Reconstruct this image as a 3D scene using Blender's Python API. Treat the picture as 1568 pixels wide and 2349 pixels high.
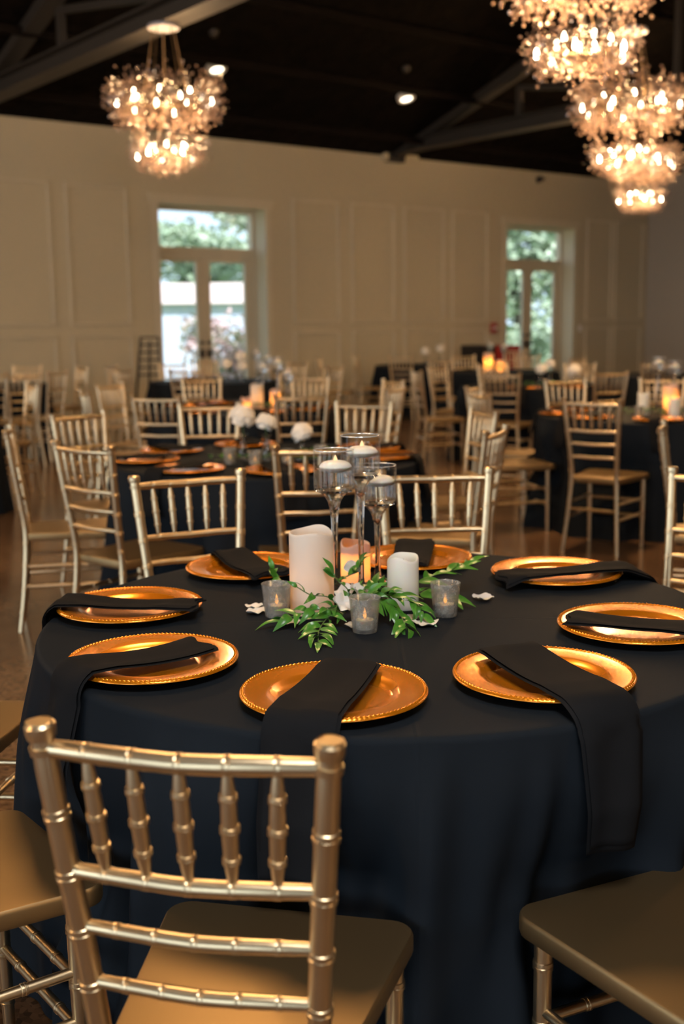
import bpy, math, random
from math import sin, cos, pi, radians, degrees, hypot, atan2, sqrt, exp
from mathutils import Vector, Matrix
random.seed(7)
for o in list(bpy.data.objects): bpy.data.objects.remove(o)
scene = bpy.context.scene
COL = scene.collection

# ------------------------------------------------------------------ camera
CZ, PITCH, ROLL, FPX = 1.4174, 0.1639, 0.012, 2610.0
cam_d = bpy.data.cameras.new('camera'); cam = bpy.data.objects.new('camera', cam_d); COL.objects.link(cam)
cam_d.sensor_fit = 'VERTICAL'; cam_d.sensor_height = 36.0; cam_d.lens = FPX / 2349.0 * 36.0
_cp, _sp, _cr, _sr = cos(PITCH), sin(PITCH), cos(ROLL), sin(ROLL)
def _w(r, f, u): return Vector((r, _cp*f + _sp*u, -_sp*f + _cp*u))
_R, _U, _F = _w(_cr, 0, -_sr), _w(_sr, 0, _cr), _w(0, 1, 0)
cam.matrix_world = Matrix(((_R.x, _U.x, -_F.x, 0), (_R.y, _U.y, -_F.y, 0), (_R.z, _U.z, -_F.z, CZ), (0, 0, 0, 1)))
cam_d.clip_start = 0.05; cam_d.clip_end = 300
cam_d.dof.use_dof = True; cam_d.dof.focus_distance = 2.16; cam_d.dof.aperture_fstop = 3.1
scene.camera = cam

# ------------------------------------------------------------------ view, world, large lights
vs = scene.view_settings
vs.view_transform = 'Standard'; vs.look = 'None'; vs.gamma = 1.0; vs.use_curve_mapping = False; vs.exposure = 0.0
scene.cycles.use_denoising = True; scene.cycles.use_adaptive_sampling = True; scene.cycles.adaptive_threshold = 0.04
scene.cycles.max_bounces = 10; scene.cycles.diffuse_bounces = 3; scene.cycles.glossy_bounces = 4; scene.cycles.transmission_bounces = 10; scene.cycles.transparent_max_bounces = 12
scene.cycles.caustics_reflective = False; scene.cycles.caustics_refractive = False; scene.cycles.sample_clamp_indirect = 6.0
world = bpy.data.worlds.new('world'); scene.world = world; world.use_nodes = True
bg = world.node_tree.nodes['Background']; bg.inputs[0].default_value = (0.66, 0.84, 1.0, 1); bg.inputs[1].default_value = 1.7
sun_d = bpy.data.lights.new('sun', 'SUN'); sun_d.energy = 7.0; sun_d.angle = radians(3); sun_d.color = (0.95, 0.97, 1.0); sun = bpy.data.objects.new('sun', sun_d); COL.objects.link(sun)
sun.rotation_euler = Vector((-0.25, 0.62, -0.74)).to_track_quat('-Z', 'Y').to_euler()

# room frame: the panelled wall runs along UX from P0, NX points from it into the room
TH = 0.910
UX = Vector((sin(TH), cos(TH), 0)); NX = Vector((cos(TH), -sin(TH), 0)); P0 = Vector((-1.867, 17.1, 0))
def room(s, d, z=0.0): return P0 + UX*s + NX*d + Vector((0, 0, z))
ROOM_M = Matrix(((UX.x, NX.x, 0, P0.x), (UX.y, NX.y, 0, P0.y), (0, 0, 1, 0), (0, 0, 0, 1)))
S0, S1, DEP, EAVE, SLOPE = -19.0, 10.2, 27.0, 4.1, 0.33
RIDGE = EAVE + SLOPE*DEP/2

WARM = (1.0, 0.61, 0.285); COOL = (0.70, 0.87, 1.0)
def assumed_daylight(name, s, d, z, w, h, nrm, radiance, col=COOL):
    l = bpy.data.lights.new(name, 'AREA'); l.shape = 'RECTANGLE'; l.size = w; l.size_y = h
    l.energy = radiance*pi*w*h; l.color = col
    o = bpy.data.objects.new(name, l); COL.objects.link(o)
    o.location = room(s, d, z); o.rotation_euler = Vector(nrm).to_track_quat('-Z', 'Y').to_euler()
    return o
# assumed daylight behind the photographer: area lights added before windowless end and opposite walls
for i, (d, w) in enumerate(((6.0, 4.6), (12.5, 4.6), (19.0, 4.6))):
    assumed_daylight('assumed_daylight_end', S0+0.03, d, 2.05, w, 3.5, UX, 5.5)
for i, s in enumerate((-15.5, -10.5)):
    assumed_daylight('assumed_daylight_back', s, DEP-0.03, 2.0, 2.6, 3.0, -NX, 3.5)
def lamp(name, loc, watts, col=WARM, rad=0.2, parent=None):
    l = bpy.data.lights.new(name, 'POINT'); l.energy = watts; l.color = col; l.shadow_soft_size = rad
    o = bpy.data.objects.new(name, l); COL.objects.link(o); o.location = loc
    if parent: o.parent = parent
    return o
# unseen lamps: assumed chandeliers above and beside the frame, and one added for overhead daylight
CH_W = 135.0
for p in ((-0.45, 3.75, 3.15), (0.25, 0.35, 3.2), (-5.4, 6.6, 3.1), (6.6, 8.6, 3.1), (-5.6, 10.6, 3.1), (4.5, -1.0, 3.1), (-4.2, 0.6, 3.1)):
    lamp('unseen_light', p, CH_W*(1.6 if p[1] == 0.35 else 1.5 if p[1] == 6.6 else 0.6 if p[1] == 10.6 else 1.1), (0.97, 0.95, 0.92) if p[1] == 0.35 else WARM, 0.45 if p[1] == 0.35 else 0.3)

# ------------------------------------------------------------------ mesh helpers
class MB:
    def __init__(s): s.v = []; s.f = []; s.m = []
    def add(s, vs_, fs_, mi=0):
        n = len(s.v); s.v += [tuple(v) for v in vs_]; s.f += [tuple(i+n for i in f) for f in fs_]; s.m += [mi]*len(fs_)
        return s
    def box(s, x0, y0, z0, x1, y1, z1, mi=0):
        return s.add([(x0,y0,z0),(x1,y0,z0),(x1,y1,z0),(x0,y1,z0),(x0,y0,z1),(x1,y0,z1),(x1,y1,z1),(x0,y1,z1)],
                     [(0,3,2,1),(4,5,6,7),(0,1,5,4),(1,2,6,5),(2,3,7,6),(3,0,4,7)], mi)
    def bar(s, a, b, w, h, up=(0,0,1), mi=0):
        a, b = Vector(a), Vector(b); t = (b-a).normalized(); x = t.cross(Vector(up))
        if x.length < 1e-4: x = t.cross(Vector((1,0,0)))
        x.normalize(); y = x.cross(t).normalized()
        vs_ = [p + x*(sx*w/2) + y*(sy*h/2) for p in (a, b) for sx, sy in ((-1,-1),(1,-1),(1,1),(-1,1))]
        return s.add(vs_, [(0,1,2,3),(7,6,5,4),(0,4,5,1),(1,5,6,2),(2,6,7,3),(3,7,4,0)], mi)
    def tube(s, pts, rad, seg=8, caps=True, mi=0):
        pts = [Vector(p) for p in pts]; n = len(pts)
        rad = rad if isinstance(rad, (list, tuple)) else [rad]*n
        vs_ = []; prev = None
        for i, p in enumerate(pts):
            t = (pts[min(i+1, n-1)] - pts[max(i-1, 0)])
            if t.length < 1e-9: t = Vector((0,0,1))
            t.normalize()
            if prev is None:
                a = Vector((1,0,0)) if abs(t.x) < 0.9 else Vector((0,1,0)); x = (a - t*a.dot(t)).normalized()
            else:
                x = (prev - t*prev.dot(t))
                x = x.normalized() if x.length > 1e-6 else prev
            prev = x; y = t.cross(x)
            for k in range(seg):
                a = 2*pi*k/seg; vs_.append(p + (x*cos(a) + y*sin(a))*rad[i])
        fs_ = [(i*seg+k, i*seg+(k+1) % seg, (i+1)*seg+(k+1) % seg, (i+1)*seg+k) for i in range(n-1) for k in range(seg)]
        if caps: fs_ += [tuple(range(seg-1, -1, -1)), tuple((n-1)*seg+k for k in range(seg))]
        return s.add(vs_, fs_, mi)
    def lathe(s, prof, seg=32, org=(0,0,0), mi=0, warp=None):
        """prof: (r, z) list; r = 0 gives a pole."""
        vs_ = []; fs_ = []; rows = []
        for r, z in prof:
            if r < 1e-6:
                rows.append([len(vs_)]); vs_.append((org[0], org[1], org[2]+z))
            else:
                row = []
                for k in range(seg):
                    a = 2*pi*k/seg; zz = z + (warp(a, r, z) if warp else 0)
                    row.append(len(vs_)); vs_.append((org[0]+r*cos(a), org[1]+r*sin(a), org[2]+zz))
                rows.append(row)
        for A, B in zip(rows, rows[1:]):
            for k in range(seg):
                k2 = (k+1) % seg
                if len(A) == 1 and len(B) == 1: continue
                if len(A) == 1: fs_.append((A[0], B[k2], B[k]))
                elif len(B) == 1: fs_.append((A[k], A[k2], B[0]))
                else: fs_.append((A[k], A[k2], B[k2], B[k]))
        return s.add(vs_, fs_, mi)
    def mesh(s, name, mats, smooth=False, auto=None):
        me = bpy.data.meshes.new(name); me.from_pydata(s.v, [], s.f)
        for m in (mats if isinstance(mats, (list, tuple)) else [mats]): me.materials.append(m)
        if any(s.m): me.polygons.foreach_set('material_index', s.m)
        if smooth:
            me.polygons.foreach_set('use_smooth', [True]*len(s.f))
            if auto is not None: me.set_sharp_from_angle(angle=radians(auto))
        me.update(); return me
def torus(R_, r_, seg=48): return MB().tube([(R_*cos(2*pi*k/seg), R_*sin(2*pi*k/seg), 0) for k in range(seg+1)], r_, 8, False)
def put(name, me, parent=None, loc=(0,0,0), rot=(0,0,0), sc=(1,1,1)):
    o = bpy.data.objects.new(name, me); COL.objects.link(o)
    o.location = loc; o.rotation_euler = rot; o.scale = sc if isinstance(sc, (tuple, list)) else (sc,)*3
    if parent is not None: o.parent = parent
    return o
def empty(name, loc=(0,0,0), rz=0.0):
    o = bpy.data.objects.new(name, None); COL.objects.link(o); o.location = loc; o.rotation_euler = (0,0,rz)
    o.empty_display_size = 0.1; return o
def tag(o, label, cat, group=None):
    o['label'] = label; o['category'] = cat
    if group: o['group'] = group
    return o
def struct(o): o['kind'] = 'structure'; return o
def copy_tree(o, parent=None):
    c = o.copy(); COL.objects.link(c); c.parent = parent
    for ch in list(o.children): copy_tree(ch, c)
    return c

# ------------------------------------------------------------------ materials
def mat(name, col=(0.8,0.8,0.8), rough=0.5, metal=0.0, **kw):
    m = bpy.data.materials.new(name); m.use_nodes = True
    b = m.node_tree.nodes['Principled BSDF']
    b.inputs['Base Color'].default_value = (*col, 1); b.inputs['Roughness'].default_value = rough; b.inputs['Metallic'].default_value = metal
    for k, v in kw.items():
        k = k.replace('_', ' ')
        b.inputs[k].default_value = (*v, 1) if isinstance(v, tuple) and 'Radius' not in k else v
    return m
def nd(m, t, **kw):
    n = m.node_tree.nodes.new(t)
    for k, v in kw.items(): setattr(n, k, v)
    return n
def ln(m, a, ai, b, bi): m.node_tree.links.new(a.outputs[ai], b.inputs[bi])
def bsdf(m): return m.node_tree.nodes['Principled BSDF']
def noise_color(m, c0, c1, scale, detail=4, lo=0.35, hi=0.65, coord='Object', rough=0.55):
    tc = nd(m, 'ShaderNodeTexCoord'); n = nd(m, 'ShaderNodeTexNoise'); r = nd(m, 'ShaderNodeValToRGB')
    n.inputs['Scale'].default_value = scale; n.inputs['Detail'].default_value = detail; n.inputs['Roughness'].default_value = rough
    r.color_ramp.elements[0].position = lo; r.color_ramp.elements[0].color = (*c0, 1)
    r.color_ramp.elements[1].position = hi; r.color_ramp.elements[1].color = (*c1, 1)
    ln(m, tc, coord, n, 'Vector'); ln(m, n, 'Fac', r, 'Fac'); ln(m, r, 'Color', bsdf(m), 'Base Color')
    return n, r
def noise_bump(m, scale, strength, dist=0.01, detail=3, coord='Object'):
    tc = nd(m, 'ShaderNodeTexCoord'); n = nd(m, 'ShaderNodeTexNoise'); b = nd(m, 'ShaderNodeBump')
    n.inputs['Scale'].default_value = scale; n.inputs['Detail'].default_value = detail
    b.inputs['Strength'].default_value = strength; b.inputs['Distance'].default_value = dist
    ln(m, tc, coord, n, 'Vector'); ln(m, n, 'Fac', b, 'Height'); ln(m, b, 'Normal', bsdf(m), 'Normal')
    return b

M = {}
M['wall'] = mat('wall_paint', (0.505, 0.445, 0.320), 0.75); noise_bump(M['wall'], 90, 0.05, 0.002)
M['trim'] = mat('trim_paint', (0.555, 0.495, 0.375), 0.5)
M['wall_end'] = mat('wall_paint_grey', (0.40, 0.36, 0.31), 0.8)
M['roof'] = mat('sprayed_roof', (0.020, 0.014, 0.010), 0.95, Specular_IOR_Level=0.08); noise_color(M['roof'], (0.0018,0.0013,0.0010), (0.0055,0.0036,0.0026), 5, 6); noise_bump(M['roof'], 6, 1.0, 0.08, 6)
M['steel'] = mat('painted_steel', (0.026, 0.022, 0.019), 0.6)
M['purlin'] = mat('dark_purlin', (0.005, 0.0035, 0.0028), 0.8, Specular_IOR_Level=0.1)
M['floor'] = mat('stained_concrete', (0.13, 0.07, 0.035), 0.16)
def _floor(m):
    b = bsdf(m); tc = nd(m, 'ShaderNodeTexCoord')
    n1 = nd(m, 'ShaderNodeTexNoise'); n1.inputs['Scale'].default_value = 1.3; n1.inputs['Detail'].default_value = 5
    r1 = nd(m, 'ShaderNodeValToRGB'); r1.color_ramp.elements[0].color = (0.085,0.048,0.026,1); r1.color_ramp.elements[1].color = (0.20,0.125,0.07,1)
    r1.color_ramp.elements[0].position = 0.3; r1.color_ramp.elements[1].position = 0.7
    v = nd(m, 'ShaderNodeTexVoronoi'); v.inputs['Scale'].default_value = 75
    r2 = nd(m, 'ShaderNodeValToRGB'); r2.color_ramp.elements[0].position = 0.0; r2.color_ramp.elements[0].color = (0.45,0.42,0.40,1)
    r2.color_ramp.elements[1].position = 0.8; r2.color_ramp.elements[1].color = (1.7,1.6,1.5,1)
    mx = nd(m, 'ShaderNodeMix', data_type='RGBA', blend_type='MULTIPLY'); mx.inputs['Factor'].default_value = 0.75
    sp = nd(m, 'ShaderNodeSeparateColor')
    ln(m, tc, 'Object', n1, 'Vector'); ln(m, tc, 'Object', v, 'Vector'); ln(m, n1, 'Fac', r1, 'Fac')
    ln(m, v, 'Color', sp, 'Color'); ln(m, sp, 'Red', r2, 'Fac')
    ln(m, r1, 'Color', mx, 6); ln(m, r2, 'Color', mx, 7); m.node_tree.links.new(mx.outputs[2], b.inputs['Base Color'])
    n2 = nd(m, 'ShaderNodeTexNoise'); n2.inputs['Scale'].default_value = 4; n2.inputs['Detail'].default_value = 4
    mr = nd(m, 'ShaderNodeMapRange'); mr.inputs['To Min'].default_value = 0.09; mr.inputs['To Max'].default_value = 0.26
    ln(m, tc, 'Object', n2, 'Vector'); ln(m, n2, 'Fac', mr, 'Value'); ln(m, mr, 'Result', b, 'Roughness')
_floor(M['floor'])
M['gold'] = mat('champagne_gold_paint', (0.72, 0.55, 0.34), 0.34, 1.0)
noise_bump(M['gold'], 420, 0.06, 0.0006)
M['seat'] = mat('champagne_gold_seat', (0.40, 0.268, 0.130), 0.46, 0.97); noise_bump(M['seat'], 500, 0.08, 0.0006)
M['cloth'] = mat('black_polyester', (0.0150, 0.0185, 0.0235), 0.55, 0.0, Specular_IOR_Level=0.012, Sheen_Weight=0.0, Sheen_Roughness=0.4, Sheen_Tint=(0.55,0.75,1.0))
M['napkin'] = mat('black_napkin_twill', (0.0125, 0.0128, 0.0142), 0.75, 0.0, Specular_IOR_Level=0.04, Sheen_Weight=0.0, Sheen_Roughness=0.4, Sheen_Tint=(0.8,0.85,1.0))
def _weave(m, sc, st):
    tc = nd(m, 'ShaderNodeTexCoord'); w = nd(m, 'ShaderNodeTexNoise'); w.inputs['Scale'].default_value = sc; w.inputs['Detail'].default_value = 2
    b = nd(m, 'ShaderNodeBump'); b.inputs['Strength'].default_value = st; b.inputs['Distance'].default_value = 0.0006
    ln(m, tc, 'Object', w, 'Vector'); ln(m, w, 'Fac', b, 'Height'); ln(m, b, 'Normal', bsdf(m), 'Normal'); return b
_weave(M['napkin'], 700, 0.35)
def _cloth(m):
    # pressed fold creases of the linen (fine relief) over the weave
    wv = _weave(m, 650, 0.3); tc = nd(m, 'ShaderNodeTexCoord'); sp = nd(m, 'ShaderNodeSeparateXYZ'); ln(m, tc, 'Object', sp, 'Vector')
    tot = None
    for ax, off in (('X', 0.02), ('Y', -0.03)):
        a = nd(m, 'ShaderNodeMath', operation='SUBTRACT'); a.inputs[1].default_value = off; ln(m, sp, ax, a, 0)
        b = nd(m, 'ShaderNodeMath', operation='ABSOLUTE'); ln(m, a, 0, b, 0)
        c = nd(m, 'ShaderNodeMapRange'); c.inputs['From Max'].default_value = 0.006; c.inputs['To Min'].default_value = 1; c.inputs['To Max'].default_value = 0
        ln(m, b, 0, c, 'Value')
        if tot is None: tot = c
        else:
            d = nd(m, 'ShaderNodeMath', operation='MAXIMUM'); ln(m, tot, 0, d, 0); ln(m, c, 0, d, 1); tot = d
    bp = nd(m, 'ShaderNodeBump'); bp.inputs['Strength'].default_value = 0.3; bp.inputs['Distance'].default_value = 0.0025
    ln(m, tot, 0, bp, 'Height'); ln(m, wv, 'Normal', bp, 'Normal'); ln(m, bp, 'Normal', bsdf(m), 'Normal')
_cloth(M['cloth'])
M['plate'] = mat('copper_lacquer', (0.88, 0.275, 0.007), 0.27, 0.62, Coat_Weight=0.4, Coat_Roughness=0.12)
noise_bump(M['plate'], 60, 0.05, 0.001)
M['glass'] = mat('clear_glass', (1,1,1), 0.0, 0.0, Transmission_Weight=1.0, IOR=1.45)
M['thin_glass'] = mat('thin_bowl_glass', (1,1,1), 0.0)
M['water'] = mat('water', (1,1,1), 0.0, 0.0, Transmission_Weight=1.0, IOR=1.33)
def _water(m):
    nt = m.node_tree; t = nd(m, 'ShaderNodeBsdfTransparent'); mx = nd(m, 'ShaderNodeMixShader'); mx.inputs[0].default_value = 0.6
    ln(m, bsdf(m), 0, mx, 1); ln(m, t, 0, mx, 2); nt.links.new(mx.outputs[0], nt.nodes['Material Output'].inputs[0])
_water(M['water'])
M['wax'] = mat('ivory_wax', (0.84, 0.81, 0.73), 0.42, 0.0, Subsurface_Weight=0.35, Subsurface_Radius=(0.01,0.006,0.003), Subsurface_Scale=1.0)
def glow_wax(name, f, tcol=(0.95,0.70,0.42,1)):
    m = bpy.data.materials.new(name); m.use_nodes = True; nt = m.node_tree
    b = nt.nodes['Principled BSDF']; b.inputs['Base Color'].default_value = (0.86,0.84,0.77,1); b.inputs['Roughness'].default_value = 0.45
    t = nd(m, 'ShaderNodeBsdfTranslucent'); t.inputs[0].default_value = tcol
    mx = nd(m, 'ShaderNodeMixShader'); mx.inputs[0].default_value = f
    ln(m, b, 0, mx, 1); ln(m, t, 0, mx, 2); nt.links.new(mx.outputs[0], nt.nodes['Material Output'].inputs[0]); return m
M['wax_lit'] = glow_wax('lit_wax', 0.34); M['wax_amber'] = glow_wax('amber_lit_wax', 0.5, (0.95,0.50,0.13,1))
def emit(name, col, st, nosample=True):
    m = bpy.data.materials.new(name); m.use_nodes = True; nt = m.node_tree; nt.nodes.remove(nt.nodes['Principled BSDF'])
    e = nd(m, 'ShaderNodeEmission'); e.inputs[0].default_value = (*col, 1); e.inputs[1].default_value = st
    nt.links.new(e.outputs[0], nt.nodes['Material Output'].inputs[0])
    if nosample: m.cycles.emission_sampling = 'NONE'
    return m
M['flame'] = emit('flame_glow', (1.0, 0.42, 0.10), 3.2)
M['tip'] = emit('led_tip_glow', (1.0, 0.62, 0.30), 1.6)
M['bulb'] = emit('bulb_glow', (1.0, 0.80, 0.56), 26.0)
M['downlight'] = emit('downlight_glow', (1.0, 0.86, 0.62), 6.0)
M['wick'] = mat('charred_wick', (0.03,0.02,0.015), 0.9)
def mercury():
    m = bpy.data.materials.new('mercury_glass'); m.use_nodes = True; nt = m.node_tree; b = nt.nodes['Principled BSDF']
    b.inputs['Metallic'].default_value = 0.25; b.inputs['Roughness'].default_value = 0.22
    tc = nd(m, 'ShaderNodeTexCoord'); n = nd(m, 'ShaderNodeTexNoise'); n.inputs['Scale'].default_value = 55; n.inputs['Detail'].default_value = 8; n.inputs['Roughness'].default_value = 0.75
    r = nd(m, 'ShaderNodeValToRGB'); r.color_ramp.elements[0].position = 0.30; r.color_ramp.elements[0].color = (0.22,0.21,0.195,1)
    r.color_ramp.elements[1].position = 0.72; r.color_ramp.elements[1].color = (0.66,0.65,0.62,1)
    r2 = nd(m, 'ShaderNodeValToRGB'); r2.color_ramp.elements[0].position = 0.40; r2.color_ramp.elements[0].color = (0.68,0.68,0.68,1)
    r2.color_ramp.elements[1].position = 0.66; r2.color_ramp.elements[1].color = (0.36,0.36,0.36,1)
    t = nd(m, 'ShaderNodeBsdfTransparent'); t.inputs[0].default_value = (0.93,0.92,0.88,1)
    mx = nd(m, 'ShaderNodeMixShader')
    ln(m, tc, 'Object', n, 'Vector'); ln(m, n, 'Fac', r, 'Fac'); ln(m, r, 'Color', b, 'Base Color'); ln(m, n, 'Fac', r2, 'Fac'); ln(m, r2, 'Color', mx, 0)
    ln(m, b, 0, mx, 1); ln(m, t, 0, mx, 2); nt.links.new(mx.outputs[0], nt.nodes['Material Output'].inputs[0]); return m
M['mercury'] = mercury()
M['leaf'] = mat('smilax_leaf', (0.06,0.22,0.03), 0.30, 0.0, Specular_IOR_Level=0.6)
noise_color(M['leaf'], (0.035,0.16,0.014), (0.13,0.36,0.045), 22, 2, 0.3, 0.7)
M['stem'] = mat('vine_stem', (0.10,0.16,0.05), 0.6)
M['petal'] = mat('white_petal', (0.86,0.83,0.78), 0.55, 0.0, Subsurface_Weight=0.2, Subsurface_Radius=(0.004,0.003,0.002))
M['flower'] = mat('ivory_flower', (0.85,0.79,0.70), 0.6)
M['crystal'] = None
def crystal():
    m = bpy.data.materials.new('crystal_bead'); m.use_nodes = True; nt = m.node_tree; b = nt.nodes['Principled BSDF']
    b.inputs['Base Color'].default_value = (0.28,0.19,0.15,1); b.inputs['Roughness'].default_value = 0.10; b.inputs['Metallic'].default_value = 0.0; b.inputs['Specular IOR Level'].default_value = 0.8
    t = nd(m, 'ShaderNodeBsdfTransparent'); mx = nd(m, 'ShaderNodeMixShader'); mx.inputs[0].default_value = 0.30
    ln(m, b, 0, mx, 1); ln(m, t, 0, mx, 2); nt.links.new(mx.outputs[0], nt.nodes['Material Output'].inputs[0]); return m
M['crystal'] = crystal()
M['brass'] = mat('gold_wire', (0.14,0.09,0.045), 0.35, 0.6)
M['chrome'] = mat('chrome', (0.8,0.8,0.82), 0.2, 1.0)
M['white'] = mat('white_enamel', (0.8,0.8,0.8), 0.4)
M['rim'] = mat('rim_highlight', (0.9,0.9,0.9), 0.15, 0.6)  # pale metallic tone paints in the bright highlight along the bowl rim
M['canopy'] = mat('satin_canopy', (0.42,0.41,0.45), 0.35, 0.3)
M['dark'] = mat('dark_metal', (0.02,0.02,0.02), 0.5)
M['red'] = mat('red_plastic', (0.35,0.02,0.015), 0.5)
M['black'] = mat('black_vinyl', (0.012,0.012,0.014), 0.5)
M['pane'] = mat('window_glass', (1,1,1), 0.0)
def pane(m, edge=0.0):
    nt = m.node_tree; t = nd(m, 'ShaderNodeBsdfTransparent'); g = nd(m, 'ShaderNodeBsdfGlossy'); g.inputs['Roughness'].default_value = 0.0
    f = nd(m, 'ShaderNodeFresnel'); f.inputs[0].default_value = 1.5; mx = nd(m, 'ShaderNodeMixShader')
    ge = nd(m, 'ShaderNodeNewGeometry'); iv = nd(m, 'ShaderNodeMath', operation='SUBTRACT'); iv.inputs[0].default_value = 1.0; ln(m, ge, 'Backfacing', iv, 1)
    mu = nd(m, 'ShaderNodeMath', operation='MULTIPLY'); ln(m, f, 0, mu, 0); ln(m, iv, 0, mu, 1)
    ln(m, mu, 0, mx, 0); ln(m, t, 0, mx, 1); ln(m, g, 0, mx, 2); nt.links.new(mx.outputs[0], nt.nodes['Material Output'].inputs[0])
    if edge:   # whitening painted in where glass is edge-on, imitating light caught in its thickness
        lw = nd(m, 'ShaderNodeLayerWeight'); lw.inputs[0].default_value = 0.5; mr = nd(m, 'ShaderNodeMapRange'); mr.inputs['From Min'].default_value = 0.80; mr.inputs['To Max'].default_value = edge
        df = nd(m, 'ShaderNodeBsdfTranslucent'); df.inputs[0].default_value = (0.85,0.84,0.82,1); dd = nd(m, 'ShaderNodeBsdfDiffuse'); dd.inputs[0].default_value = (0.85,0.84,0.82,1)
        ad = nd(m, 'ShaderNodeMixShader'); ad.inputs[0].default_value = 0.5; ln(m, df, 0, ad, 1); ln(m, dd, 0, ad, 2)
        m2 = nd(m, 'ShaderNodeMixShader'); ln(m, lw, 'Facing', mr, 'Value'); ln(m, mr, 'Result', m2, 0); ln(m, mx, 0, m2, 1); ln(m, ad, 0, m2, 2)
        nt.links.new(m2.outputs[0], nt.nodes['Material Output'].inputs[0])
pane(M['pane']); pane(M['thin_glass'], 0.65)
M['foliage'] = mat('garden_foliage', (0.12,0.22,0.07), 0.6); noise_color(M['foliage'], (0.20,0.30,0.17), (0.62,0.70,0.52), 1.5, 4, 0.35, 0.65)
M['foliage_red'] = mat('flowering_foliage', (0.3,0.2,0.18), 0.6); noise_color(M['foliage_red'], (0.22,0.26,0.14), (0.75,0.52,0.52), 3.0, 4, 0.42, 0.58)
M['bark'] = mat('bark', (0.10,0.08,0.06), 0.9)
M['block'] = mat('pale_block', (0.62,0.64,0.68), 0.9)
def _block(m):
    tc = nd(m, 'ShaderNodeTexCoord'); b = nd(m, 'ShaderNodeTexBrick'); b.inputs['Color1'].default_value = (0.60,0.66,0.80,1); b.inputs['Color2'].default_value = (0.50,0.56,0.72,1)
    b.inputs['Mortar'].default_value = (0.75,0.76,0.78,1); b.inputs['Scale'].default_value = 1.0; b.inputs['Brick Width'].default_value = 0.45; b.inputs['Row Height'].default_value = 0.16; b.inputs['Mortar Size'].default_value = 0.012
    mp = nd(m, 'ShaderNodeMapping'); mp.inputs['Rotation'].default_value = (radians(90),0,0)
    ln(m, tc, 'Object', mp, 'Vector'); ln(m, mp, 'Vector', b, 'Vector'); ln(m, b, 'Color', bsdf(m), 'Base Color')
_block(M['block'])
M['fascia'] = mat('pink_fascia', (0.92,0.72,0.72), 0.8)
M['lawn'] = mat('lawn', (0.16,0.24,0.09), 0.9); noise_color(M['lawn'], (0.10,0.17,0.05), (0.24,0.32,0.14), 2.0)

# ------------------------------------------------------------------ setting: shell of the hall (in room frame s, d, z)
def room_obj(name, mb, m, kind=True, parent=None, smooth=False):
    o = put(name, mb.mesh(name, m, smooth), parent)
    if parent is None: o.matrix_world = ROOM_M
    if kind and parent is None: struct(o)
    return o
room_obj('floor', MB().box(S0-0.3, -0.42, -0.2, S1+0.3, DEP+0.3, 0), M['floor'])
DOORS = ((-0.87, 0.95), (6.17, 7.97)); DTOP = 3.13; WT = 0.42
wm = MB()
xs = [S0-0.3] + [v for d in DOORS for v in d] + [S1+0.3]
for i in range(0, len(xs), 2): wm.box(xs[i], -WT, 0, xs[i+1], 0, EAVE+0.02)
for a, b in DOORS: wm.box(a, -WT, DTOP, b, 0, EAVE+0.02)
wall_far = room_obj('wall_far', wm, M['wall'])
room_obj('wall_pilaster_cap', MB().box(3.25, 0.0, 4.02, 3.98, 0.10, 4.2), M['wall'], parent=wall_far)
def gable(s, t):
    return MB().add([(s,0,0),(s,DEP,0),(s,DEP,EAVE),(s,DEP/2,RIDGE),(s,0,EAVE),(s+t,0,0),(s+t,DEP,0),(s+t,DEP,EAVE),(s+t,DEP/2,RIDGE),(s+t,0,EAVE)],
        [(0,1,2,3,4),(9,8,7,6,5),(0,5,6,1),(1,6,7,2),(2,7,8,3),(3,8,9,4),(4,9,5,0)])
room_obj('wall_right', gable(S1, 0.3), M['wall_end'])
room_obj('wall_left', gable(S0-0.3, 0.3), M['wall_end'])
room_obj('wall_back', MB().box(S0-0.3, DEP, 0, S1+0.3, DEP+0.3, EAVE), M['wall_end'])
rm = MB()
for d0, z0, d1, z1 in ((-WT, EAVE-SLOPE*WT, DEP/2, RIDGE), (DEP+0.3, EAVE-SLOPE*0.3, DEP/2, RIDGE)):
    rm.add([(S0-0.3,d0,z0),(S1+0.3,d0,z0),(S1+0.3,d1,z1),(S0-0.3,d1,z1),(S0-0.3,d0,z0+0.25),(S1+0.3,d0,z0+0.25),(S1+0.3,d1,z1+0.25),(S0-0.3,d1,z1+0.25)],
           [(0,1,2,3),(7,6,5,4),(0,4,5,1),(1,5,6,2),(2,6,7,3),(3,7,4,0)])
ceiling = room_obj('ceiling', rm, M['roof'])
for k in range(9):   # purlins running under the roof deck
    d = 0.75 + 1.25*k; z = EAVE + SLOPE*d - 0.06
    room_obj('purlin', MB().box(S0, d-0.025, z-0.09, S1, d+0.025, z), M['purlin'], parent=ceiling)
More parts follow.
